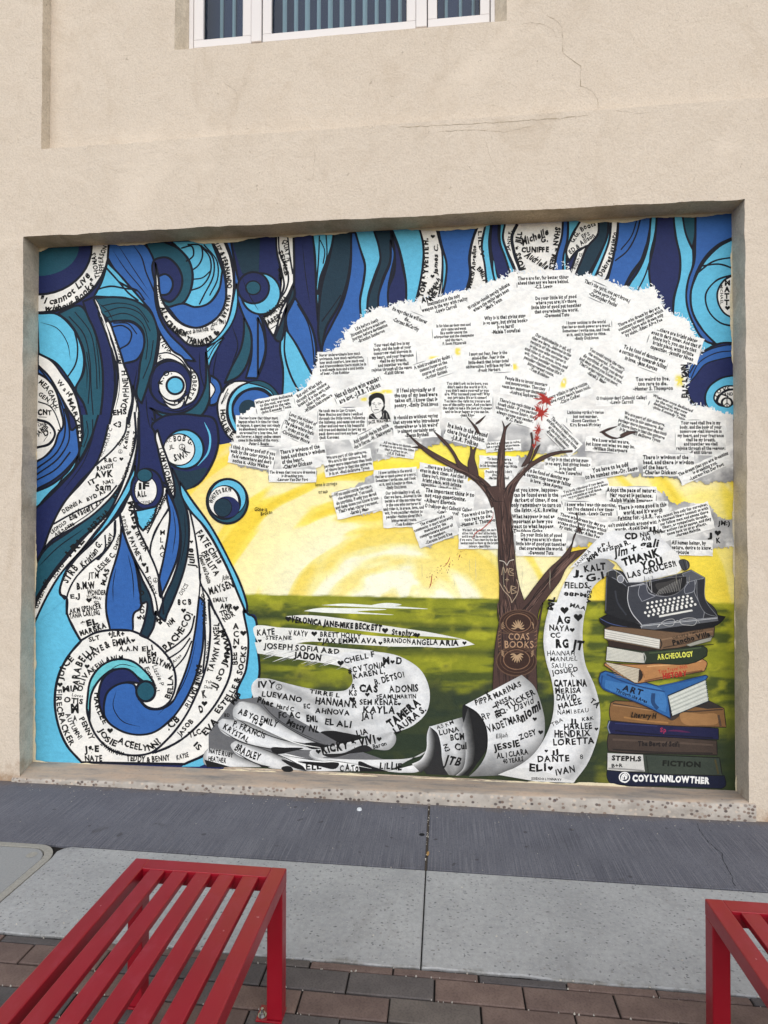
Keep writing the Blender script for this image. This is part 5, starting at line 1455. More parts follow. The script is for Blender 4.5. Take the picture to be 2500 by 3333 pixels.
# red splatter
P = Paint(); r2 = random.Random(11)
for cx0, cy0, rr, n in ((1773, 1300, 17, 26), (1760, 1346, 15, 20), (1752, 1400, 9, 12), (1745, 1430, 7, 10), (1738, 1450, 5, 6)):
    k = 26
    a = np.linspace(0, 2*math.pi, k+1)[:-1]
    rad = rr*(.6+.9*np.array([r2.random()**2 for _ in a]))
    P.fill(np.column_stack([cx0+rad*np.cos(a)*1.0, cy0+rad*np.sin(a)]), r2.choice([(166, 44, 36), (150, 36, 34)]))
    for j in range(n):
        t = r2.random()*6.28; d0 = rr*.6; d1 = rr*(1.1+r2.random()*1.2)
        P.stroke(np.array([(cx0+math.cos(t)*(d0+(d1-d0)*u), cy0+math.sin(t)*(d0+(d1-d0)*u)) for u in (0, .35, .7, 1)]), 3.2*r2.random()+1, (170, 52, 44), False, True)
for s, w in (('G1360 540 G1368 600 G1350 660 G1330 740 G1315 790', 11), ('I955 290 I950 340 I915 390 I850 450 I800 480 I760 550', 9), ('I405 850 I400 900 I392 950 I375 985', 8), ('I660 650 I700 640', 10), ('I570 690 I545 750 I510 790', 6), ('I580 860 I590 850', 6)):
    pts, cn = crop_pts('I', s)
    P.stroke(spline(pts, cn, False), w*.3617, (168, 62, 48), False, True)
for j in range(46):
    x0 = r2.uniform(360, 720); y0 = 640+(720-x0)*.75+r2.uniform(-60, 60)
    q, _ = crop_pts('I', '%f %f %f %f %f %f' % (x0, y0, x0+r2.uniform(-5, 5), y0+r2.uniform(2, 10), x0+r2.uniform(-5, 5), y0+r2.uniform(10, 18)))
    P.stroke(q, r2.uniform(1, 3), r2.choice([(150, 66, 44), (120, 60, 40)]), False, True, .05)
P.build('red_splatter')['kind'] = 'stuff'

# ---- 5. the paper scroll winding out of the typewriter (grey shading is painted)
class Ribbon:
    pass
def ribbon(P, c, left, right, prof, n=60, m_=14, along=None):
    """fills between two edge lines; prof: list of (u, grey) across, along: list of (t, factor)"""
    a, ca = crop_pts(c, left); b, cb = crop_pts(c, right)
    A = spline(a, ca, False, 12); B = spline(b, cb, False, 12)
    def resample(Q):
        d = np.r_[0, np.cumsum(np.linalg.norm(np.diff(Q, axis=0), axis=1))]
        s = np.linspace(0, d[-1], n)
        return np.column_stack([np.interp(s, d, Q[:, 0]), np.interp(s, d, Q[:, 1])])
    A, B = resample(A), resample(B)
    u = np.linspace(0, 1, m_)
    px = (A[:, None, :]*(1-u)[None, :, None]+B[:, None, :]*u[None, :, None]).reshape(-1, 2)
    pu = [p[0] for p in prof]; pg = [p[1] for p in prof]
    g_ = np.interp(u, pu, pg)
    f_ = np.ones(n) if along is None else np.interp(np.linspace(0, 1, n), [q[0] for q in along], [q[1] for q in along])
    G_ = (g_[None, :]*f_[:, None]).ravel()
    G_ = np.clip(G_+(fbm(px[:, 0]*.05, px[:, 1]*.05, 91)-.5)*22, 8, 240)
    lv = np.where(G_/255 <= .04045, G_/255/12.92, ((G_/255+.055)/1.055)**2.4)
    cols = np.column_stack([lv, lv, lv*1.01])
    faces = [(i*m_+j, i*m_+j+1, (i+1)*m_+j+1, (i+1)*m_+j) for i in range(n-1) for j in range(m_-1)]
    P.add(px, faces, cols)
scroll_parts = {}
# fallen sheets lying on the field
P = Paint()
for s, sh in (('K520 95* K600 88 K900 110 K1200 160 K1500 205 K1720 250* K1500 232 K1300 225* K1000 190 K700 150*', 0), ):
    pts, cn = crop_pts('K', s); P.fill(spline(pts, cn, True), (226, 225, 220))
for s in ('K300 175 K500 172 K800 195 K1100 225 K1400 245 K1659 255 L300 250 L385 285* L250 305 L0 300 K1300 300 K1000 285 K700 265 K330 265', ):
    pts, cn = crop_pts('K', s); P.fill(spline(pts, cn, True), (228, 227, 223))
for s in ('K310 270* K560 275 K800 300 K1100 325* K1250 380 K1000 470* K860 425 K700 400 K330 345*',):
    pts, cn = crop_pts('K', s); P.fill(spline(pts, cn, True), (224, 223, 219))
for s in ('K640 60* K700 45 K900 40 K1200 50 K1000 62 K1250 85 K1000 78 K800 72*', 'K1100 20 K1200 5 K1300 18 K1250 28*', 'K760 20* K900 10 K1100 20 K1300 30 K1480 45 K1200 40*'):
    pts, cn = crop_pts('K', s); P.fill(spline(pts, cn, True), (232, 234, 226))
r2 = random.Random(3)
for j in range(46):
    x0 = r2.uniform(340, 900); y0 = 290+(x0-340)*.12+r2.uniform(0, 70); l_ = r2.uniform(40, 120)
    q, _ = crop_pts('K', '%f %f %f %f %f %f' % (x0, y0+l_*.35, x0+l_*.5, y0+l_*.16, x0+l_, y0))
    P.stroke(q, r2.uniform(1, 2.4), r2.choice([(196, 196, 196), (150, 150, 152), (244, 244, 242)]), False, True, .04)
for j in range(40):
    x0 = r2.uniform(330, 1500); y0 = 215+(x0-330)*.035+r2.uniform(-20, 50); l_ = r2.uniform(20, 60)
    q, _ = crop_pts('K', '%f %f %f %f %f %f' % (x0, y0+l_*.35, x0+l_*.5, y0+l_*.2, x0+l_, y0))
    P.stroke(q, r2.uniform(1, 1.8), r2.choice([(200, 200, 200), (176, 176, 178)]), False, True, .04)
LAYER[0] += 1
sheet = P.build('fallen_paper')
# big fold
P = Paint()
ribbon(P, 'K', '760 350 900 400 960 470 970 540 930 590 860 600 700 585 500 540 400 515 330 512', '1080 325 1300 370 1440 470 1492 620 1470 740 1380 830 1240 880 1020 905 760 880 420 720', [(0, 205), (.12, 228), (.3, 216), (.5, 232), (.7, 205), (.85, 228), (1, 214)], 70, 26, [(0, 1), (.25, 1.0), (.45, 1.0), (.6, .93), (.8, .92), (1, .98)])
for s, col in (('K330 512* K290 560 K300 640 K420 750 K600 870 K760 940 K900 970 K980 960* K900 900 K700 800 K420 600', (190, 190, 190)),):
    pts, cn = crop_pts('K', s); P.fill(spline(pts, cn, True), col)
ribbon(P, 'K', '330 512 300 540 290 600 340 690 460 790 620 890 760 945', '420 520 600 570 760 640 900 760 980 850 1010 900 980 920', [(0, 222), (.2, 190), (.35, 216), (.5, 176), (.62, 210), (.8, 168), (1, 205)], 50, 24)
for s in ('K750 880 K820 866 K920 880 K1040 905* K960 950 K860 968 K770 945',):
    pts, cn = crop_pts('K', s); P.fill(spline(pts, cn, True), (24, 24, 26))
fold = P.build('scroll_fold')
P = Paint()
def leafs(s_out, g0, g1):
    a, b = s_out
    ribbon(P, 'K', a, b, [(0, g0+25), (.25, 226), (.65, 216), (.9, g1+50), (1, g1)], 40, 14, [(0, .9), (.25, 1.05), (.7, 1.02), (1, .9)])
pts, cn = crop_pts('K', 'K160 660* K330 640* K900 960* K1180 1060* K1200 1140* K640 1140* K0 1000* K0 880*')
P.fill(spline(pts, cn, True), (104, 104, 107))
leafs(('205 672 165 720 165 770 300 850 480 920 700 960', '240 668 330 690 420 770 560 860 720 940 900 985'), 150, 120)
leafs(('90 785 62 810 70 850 200 930 420 985 640 995', '110 785 240 800 420 880 600 950 800 985 940 1000'), 170, 100)
leafs(('170 940 148 960 165 1000 300 1075 420 1120', '190 935 330 975 500 1040 620 1100 690 1138'), 180, 90)
leafs(('0 985 -20 1000 -30 1090 60 1110 200 1110', '20 985 130 1000 230 1050 330 1090 400 1112'), 120, 110)
leafs(('460 1025 560 1080 650 1130 720 1136 800 1138', '520 1020 700 1060 900 1075 1010 1100 1020 1138'), 225, 225)
leafs(('690 1005 675 1030 720 1060 900 1080 1100 1120 1210 1140', '760 1050 980 1060 1180 1060 1360 1050 1440 1030 1470 1000'), 150, 170)
leafs(('1200 1140 1330 1110 1440 1070 1480 1000 1490 860', '1300 1150 1420 1140 1480 1090 1530 1000 1560 870'), 210, 150)
for s in ('K640 955 K700 945 K800 965 K850 985 K760 990 K680 985', 'K420 990 K520 980 K640 985 K560 1005 K430 1010', 'K490 1060 K560 1075 K640 1110 K660 1138* K560 1110', 'K600 1075 K760 1080 K880 1095 K870 1112 K740 1105', 'K1010 1075 K1100 1105 K1210 1140* K1020 1142*', 'K490 1120 K560 1112 K570 1130 K500 1135', 'K330 1090* K420 1108* K360 1115*', 'K-30 1060* K80 1090 K150 1112* K-10 1112*'):
    pts, cn = crop_pts('K', s); P.fill(spline(pts, cn, True), (26, 26, 29))
ribbon(P, 'K', '760 1050 700 1040 680 1010 760 985 1000 930 1160 880 1240 872', '770 1046 900 1035 1080 990 1230 985 1262 940 1262 900 1245 876', [(0, 214), (.3, 176), (.6, 206), (1, 150)], 50, 12)
for s in ('K770 1030 K900 1018 K1080 970 K1100 985 K960 1020 K800 1042',):
    pts, cn = crop_pts('K', s); P.fill(spline(pts, cn, True), (34, 34, 36))
for s, w_, col in (('K165 770 K300 852 K480 922 K700 962', 7, (40, 40, 42)), ('K70 852 K200 932 K420 988 K640 998', 7, (36, 36, 38)), ('K165 1002 K300 1078 K430 1122', 7, (36, 36, 38)), ('K420 770 K560 862 K720 942 K900 988', 6, (52, 52, 54)), ('K420 880 K600 952 K800 987', 5, (240, 240, 238)), ('K330 976 K500 1042 K640 1108', 6, (60, 60, 62)), ('K500 1030 K700 1062 K900 1078 K1010 1102', 6, (40, 40, 42)), ('K700 1060 K900 1082 K1100 1122', 5, (244, 244, 242)), ('K330 640 K420 750 K600 872 K760 944', 6, (58, 58, 60))):
    pts, cn = crop_pts('K', s); P.stroke(spline(pts, cn, False), w_*.4822, col, False, True)
stack = P.build('scroll_layers')
# upright rolls and the tall strip into the typewriter
P = Paint()
for s, col in (('L0 1080* L60 1000 L70 860 L85 840 L150 860 L200 1165* L60 1160*', (42, 42, 44)), ('L300 800* L310 690 L420 760 L480 850 L470 980 L400 1090 L340 1172* L250 1165*', (30, 30, 32))):
    pts, cn = crop_pts('L', s); P.fill(spline(pts, cn, True), col)
ribbon(P, 'L', '-40 1090 20 1060 55 1000 65 880 80 835', '20 1150 80 1100 110 1020 115 900 90 838', [(0, 226), (.35, 150), (1, 40)], 40, 10)
ribbon(P, 'L', '82 838 130 880 155 960 165 1060 180 1120 210 1165', '300 775 320 860 325 960 320 1050 300 1130 250 1168', [(0, 228), (.2, 200), (.6, 222), (.85, 170), (1, 120)], 40, 14, [(0, 1), (.5, 1), (1, .55)])
ribbon(P, 'L', '300 850 318 940 322 1040 300 1130 255 1168', '340 700 370 850 385 1000 370 1090 300 1170', [(0, 190), (.4, 110), (1, 40)], 40, 10)
ribbon(P, 'L', '320 690 400 740 455 820 472 920 460 1020 400 1120 345 1172', '700 488 780 560 830 680 855 800 850 900 760 1040 560 1165', [(0, 232), (.2, 215), (.5, 232), (.8, 205), (1, 150)], 60, 20, [(0, 1), (.55, .98), (.8, .7), (1, .5)])
rolls = P.build('scroll_roll')
P = Paint()
ribbon(P, 'L', '895 0 860 130 846 250 865 400 900 520 918 650 900 800 850 920 760 1040 640 1120 540 1160', '1140 0 1115 130 1110 260 1130 420 1190 560 1225 700 1225 840 1195 960 1140 1090 1060 1200 1050 1215', [(0, 206), (.1, 232), (.45, 236), (.68, 222), (.8, 196), (.9, 176), (1, 205)], 80, 20)
pts, cn = crop_pts('L', 'L540 1160* L640 1120 L1060 1205* L1040 1215* L800 1205*'); P.fill(spline(pts, cn, True), (214, 214, 213))
ribbon(P, 'J', '-40 1180 -10 1060 60 900 150 770 230 700 330 650', '235 1180 260 1060 310 960 400 880 440 850 500 770', [(0, 226), (.3, 232), (.6, 218), (1, 200)], 50, 16, [(0, 1), (.55, 1), (.8, .72), (1, .62)])
ribbon(P, 'J', '90 800 230 650 340 540 430 475 560 460 740 465', '170 770 300 720 420 715 500 740 560 800 610 930', [(0, 220), (.2, 234), (.8, 230), (1, 214)], 50, 14)
ribbon(P, 'J', '560 460 740 462 850 480 950 560 1040 660 1090 740', '520 760 570 820 600 900 620 925 800 905 1040 850', [(0, 214), (.25, 236), (.7, 236), (.93, 224), (1, 196)], 50, 18)
pts, cn = crop_pts('J', 'J1030 640 J1095 760 J1100 800 J1050 850* J980 862* J900 700'); P.fill(spline(pts, cn, True), (228, 227, 225))
strip_ = P.build('scroll_strip')

# ---- 6. typewriter
shape('painted_typewriter', [
    ((20, 20, 26), '360 1250* 430 1215* 520 1180* 1200 1180* 1490 1235* 1440 1290 1250 1360* 760 1420* 500 1380 365 1280*', 8, (12, 12, 16)),
    ((46, 47, 53), '425 840* 480 810* 560 830 620 930* 780 930* 960 880* 1080 850* 1180 815* 1305 885* 1310 1080 1400 1170 1425 1240* 760 1330* 600 1260 410 1200*', 8, (14, 14, 18)),
    ((30, 31, 36), '425 870* 600 940* 640 1010 620 1120 680 1220 750 1300* 600 1270 410 1200*', 0),
    ((58, 60, 68), '620 965* 700 955 760 935* 780 1000 900 1050 1060 1020 1140 930* 1230 900* 1210 1010 1240 1080 1300 1200 740 1310* 650 1200 612 1090', 5, (150, 150, 156)),
    ((66, 68, 78), '720 955* 775 940* 800 1020 860 1050* 740 1098* 708 1030', 5, (150, 152, 160)), ((66, 68, 78), '1165 915* 1215 900* 1205 1005 1130 1030* 1120 1000', 5, (150, 152, 160)),
    ((84, 86, 94), '1100 850* 1182 818* 1302 886* 1225 905 1150 925*', 4, (150, 152, 158)), ((40, 41, 48), '1232 902* 1306 890* 1310 1080 1420 1235* 1310 1200 1245 1085', 5, (120, 122, 128)), ((92, 94, 100), 'M640 152* M1338 82* M1344 112* M655 206*', 4, (30, 30, 34)), ('-', 'M645 158 M1335 86', 5, (190, 192, 196)), ('-', '425 880 420 1000 415 1180', 8, (90, 92, 100)), ('-', '470 880 560 930 600 960', 7, (110, 112, 120)), ('-', '500 1000 520 1100 600 1220', 16, (52, 54, 62)),
    ((26, 26, 30), '770 930* 830 900* 1140 870* 1140 930 1060 1020 940 1050 840 1020', 4, (110, 110, 114)),
    ((58, 56, 56), '860 950 960 920 1060 900 1050 960 960 1000 880 990', 0),
    ('-', '620 965 612 1080 640 1180 740 1310', 7, (190, 190, 194)), ('-', '640 960 760 935', 5, (190, 190, 194)), ('-', '410 840 470 815 490 812', 6, (170, 172, 178)), ('-', '490 812 560 860 610 930', 7, (170, 172, 178)), ('-', '620 930 790 922 960 885 1090 845', 8, (90, 92, 100)),
    ('o', '548 895 28 34', (120, 122, 130), 6, (190, 190, 194)), ('-', '740 1310 900 1290 1420 1240', 7, (150, 152, 158)), ('-', '740 1310 735 1350', 7, (150, 152, 158)), ('-', '365 1250 430 1285 560 1320 700 1340', 6, (70, 84, 130)),
    ((60, 60, 66), '1075 730 1120 720 1160 745 1165 790 1120 820 1095 800*', 5, (24, 24, 28)), ('-', '1110 725 1135 815', 6, (24, 24, 28)), ('-', '1140 735 1150 800', 5, (120, 120, 124)),
    ('-', '760 870 770 935', 6, (90, 90, 94)), ('-', '820 900 830 1015', 6, (160, 160, 164)), ('-', '780 900 790 960 830 1020', 6, (160, 160, 164)), ('-', '800 880 812 960', 5, (150, 150, 154)), ('-', '830 865 840 905', 5, (120, 120, 124))]
    + [('-', '%d %d %d %d' % (870+k*16, 1040-k*3, 900+k*15, 990-k*8), 4, (140, 138, 136)) for k in range(14)]
    + [((222, 220, 214), '890 1222* 1190 1168* 1198 1185* 895 1242*', 3, (90, 90, 90))]
    + [('-', '910 1290 960 1262 1030 1262 1020 1310 960 1315 912 1290', 5, (176, 176, 176)), ('-', '1080 1262 1160 1245 1230 1262 1220 1300 1150 1310 1085 1290 1080 1262', 5, (176, 176, 176)), ('-', '1030 1290 1055 1270 1085 1280', 5, (190, 190, 190)), ('-', '905 1300 880 1327', 6, (200, 200, 200)), ('-', '1230 1262 1260 1290', 5, (150, 150, 150))], 'J')
tw = bpy.data.objects.get('painted_typewriter')
for r_, (x0, y0, x1, y1, n) in enumerate(((793, 1113, 1150, 1050, 10), (790, 1153, 1182, 1070, 11), (845, 1172, 1190, 1098, 9), (770, 1198, 1218, 1124, 12), (800, 1226, 1182, 1135, 10))):
    for k in range(n):
        t = k/(n-1)
        shape('typewriter_key', [('o', '%f %f 14 14' % (x0+(x1-x0)*t, y0+(y1-y0)*t+3), (40, 40, 44), 0), ('o', '%f %f 11.5 11.5' % (x0+(x1-x0)*t, y0+(y1-y0)*t), (230, 228, 224), 0)], 'J', tw)

# ---- 7. stack of books under it
def book(items): return shape('painted_book', items, 'M')
BK = []
BK.append(book([((22, 28, 52), '350 1455* 700 1480* 1100 1500* 1405 1505* 1412 1600 1380 1622* 900 1600 500 1590 365 1560 345 1500', 7, (14, 16, 26))]))
BK.append(book([((58, 66, 58), '350 1300* 690 1315* 1360 1345* 1385 1505* 900 1495* 480 1468* 348 1455*', 8, (24, 26, 24)), ((206, 204, 200), '352 1300* 672 1316* 690 1470* 480 1466* 350 1454*', 4, (60, 60, 58)), ('-', '700 1330 720 1480', 10, (40, 46, 40)), ('-', '1320 1360 1350 1490', 16, (76, 70, 44)), ('-', '360 1440 520 1448 680 1462', 14, (150, 148, 146))]))
BK.append(book([((68, 56, 50), '360 1130* 700 1150* 1000 1165* 1335 1190* 1340 1320* 900 1310* 500 1300* 358 1285* 350 1200', 8, (30, 26, 26)), ('-', '400 1180 700 1195 1300 1230', 16, (84, 70, 62)), ('-', '400 1270 800 1295 1300 1305', 14, (44, 38, 36))]))
BK.append(book([((28, 30, 66), '360 1012* 700 1035* 1000 1055* 1350 1080* 1352 1180* 1000 1165* 700 1148* 370 1128* 352 1070', 7, (16, 16, 30)), ('-', '372 1015 356 1065 374 1125', 10, (120, 128, 150)), ('-', '420 1100 800 1135 1300 1165', 12, (20, 20, 44)), ('-', '420 1035 800 1060', 8, (48, 52, 96))]))
BK.append(book([((128, 92, 58), '380 850* 420 832* 700 840* 1000 860* 1260 830* 1400 900* 1420 1070* 1000 1060 700 1040 380 1010* 368 940', 8, (44, 34, 28)), ('-', '400 855 700 905 1000 930 1390 910', 12, (70, 54, 44)), ('-', '400 870 560 890 760 920', 10, (158, 120, 84)), ((64, 54, 48), '640 850* 860 960 930 1010 1010 960 1100 900* 900 870', 0), ((160, 118, 76), '1000 960 1200 950 1340 960 1350 1020 1200 1050 1020 1020', 0), ('-', '500 980 700 1010 900 1030', 14, (160, 116, 70)), ((52, 46, 44), '1100 880* 1260 830* 1395 895* 1250 905*', 0), ('-', '1350 960 1370 1060', 20, (84, 66, 54))]))
BK.append(book([((44, 94, 152), '285 580* 330 560* 600 640* 820 700* 1230 598* 1250 610* 1230 640* 890 780* 915 985* 860 960 700 880 400 760 310 720 272 640', 9, (20, 40, 76)), ((62, 116, 174), '330 640* 480 670* 860 760 880 850 870 930* 700 860 420 750 330 720', 0), ('-', '340 590 480 650 640 700 860 745', 12, (30, 62, 112)), ('-', '760 760 760 850 800 900', 34, (34, 66, 110)), ('-', '800 700 1000 660 1210 610', 14, (36, 76, 130)), ('-', '300 600 300 700 380 750', 14, (30, 70, 124)),
    ((198, 200, 192), '890 785* 1228 640* 1255 830* 930 965*', 7, (34, 48, 60))] + [('-', '%d %d %d %d' % (905+k*2, 800+k*17, 1232+k*3, 655+k*18), 4, (140, 144, 138) if k % 2 else (224, 224, 216)) for k in range(9)]))
BK.append(book([((176, 124, 78), '320 490* 640 500 1200 452* 1240 480 1220 560* 900 620* 640 670* 600 672* 480 610 320 510*', 8, (60, 42, 32)), ((204, 192, 172), '330 480* 640 540* 620 668* 590 665* 470 590 345 500*', 5, (90, 70, 54)), ((48, 36, 30), '640 545 665 580 650 640 625 660*', 0), ('-', '700 520 950 500 1190 470', 10, (206, 158, 108)), ('-', '680 650 900 605 1200 555', 12, (120, 78, 50)), ('-', '660 560 680 620', 10, (146, 98, 62))] + [('-', '%d %d %d %d' % (355+k*10, 500+k*16, 632, 552+k*13), 3, (150, 132, 112)) for k in range(8)]))
BK.append(book([((40, 50, 36), '345 340* 680 380* 1200 335* 1240 360 1240 420* 1200 450 690 492* 500 480* 335 465*', 8, (18, 22, 18)), ((206, 204, 194), '345 342* 672 400* 678 488* 500 478* 335 465*', 4, (90, 90, 84)), ('-', '672 395 690 440 676 488', 9, (150, 152, 146)), ('-', '720 400 960 378 1190 350', 12, (64, 78, 54)), ((48, 34, 30), '350 290* 500 305 800 360* 680 382* 360 338*', 0)] + [('-', '%d %d %d %d' % (345, 358+k*13, 672, 408+k*10), 3, (160, 158, 148)) for k in range(8)]))
BK.append(book([((108, 84, 64), '320 178* 380 155* 640 180* 1000 215* 1310 165* 1300 250* 1000 350 820 372* 345 285*', 8, (40, 32, 28)), ((206, 202, 194), '322 182* 820 275* 815 362* 320 265*', 5, (80, 70, 60)), ('-', '820 275 835 320 815 365', 10, (40, 34, 32)), ('-', '830 280 1000 250 1290 205', 12, (134, 106, 82)), ((150, 148, 138), '1050 325* 1290 240* 1275 290* 1090 340*', 4, (70, 70, 60)), ('-', '850 350 1000 320 1290 250', 8, (60, 46, 38)), ('-', '840 366 1060 345 1300 320', 7, (30, 30, 22))] + [('-', '%d %d %d %d' % (325, 198+k*10, 812, 290+k*9), 3, (150, 146, 140) if k % 2 else (228, 224, 216)) for k in range(8)]))
book([((24, 30, 56), '275 110* 300 55* 420 70* 640 150* 650 210* 800 215* 1000 190* 1380 120* 1400 80* 1360 60* 1330 100* 900 150* 660 190*', 7, (14, 16, 28)), ((190, 190, 186), '1000 205* 1380 128* 1385 145* 1010 222*', 3, (60, 60, 60)), ((24, 24, 30), '650 140* 1350 70* 1345 110* 660 200*', 5, (120, 120, 124))]) if False else None

# portrait stencil: a young man in a jacket, black paint on a white slip
shape('stencil_portrait', [
    ((232, 230, 226), '1380 120* 1575 130* 1585 345* 1385 350*', 0),
    ((24, 24, 26), '1392 190 1385 150 1420 118 1470 108 1515 125 1530 170 1528 215 1518 235* 1512 190 1490 160 1450 155 1420 175 1402 200*', 0),
    ((24, 24, 26), '1385 185 1400 170 1410 200 1404 225 1390 235*', 0), ('-', '1405 225 1412 265 1440 292 1470 285 1500 262 1516 230', 4, 'k'),
    ('-', '1418 205 1440 198', 6, 'k'), ('-', '1466 200 1495 205', 6, 'k'), ('-', '1424 214 1440 213', 4, 'k'), ('-', '1468 215 1488 217', 4, 'k'), ('-', '1452 212 1446 240 1460 243', 3, 'k'), ('-', '1432 264 1452 260 1476 262', 6, 'k'),
    ((24, 24, 26), '1500 262 1516 235 1530 220 1522 262 1500 290*', 0),
    ((30, 30, 32), '1382 345* 1390 310 1425 290* 1450 330* 1470 345*', 0), ((30, 30, 32), '1500 292* 1530 262 1560 290 1580 345* 1480 345* 1505 315*', 0), ('-', '1400 310 1440 340', 3, 'w'), ('-', '1520 290 1510 340', 3, 'w'), ('-', '1545 290 1550 340', 3, 'w')], 'F')

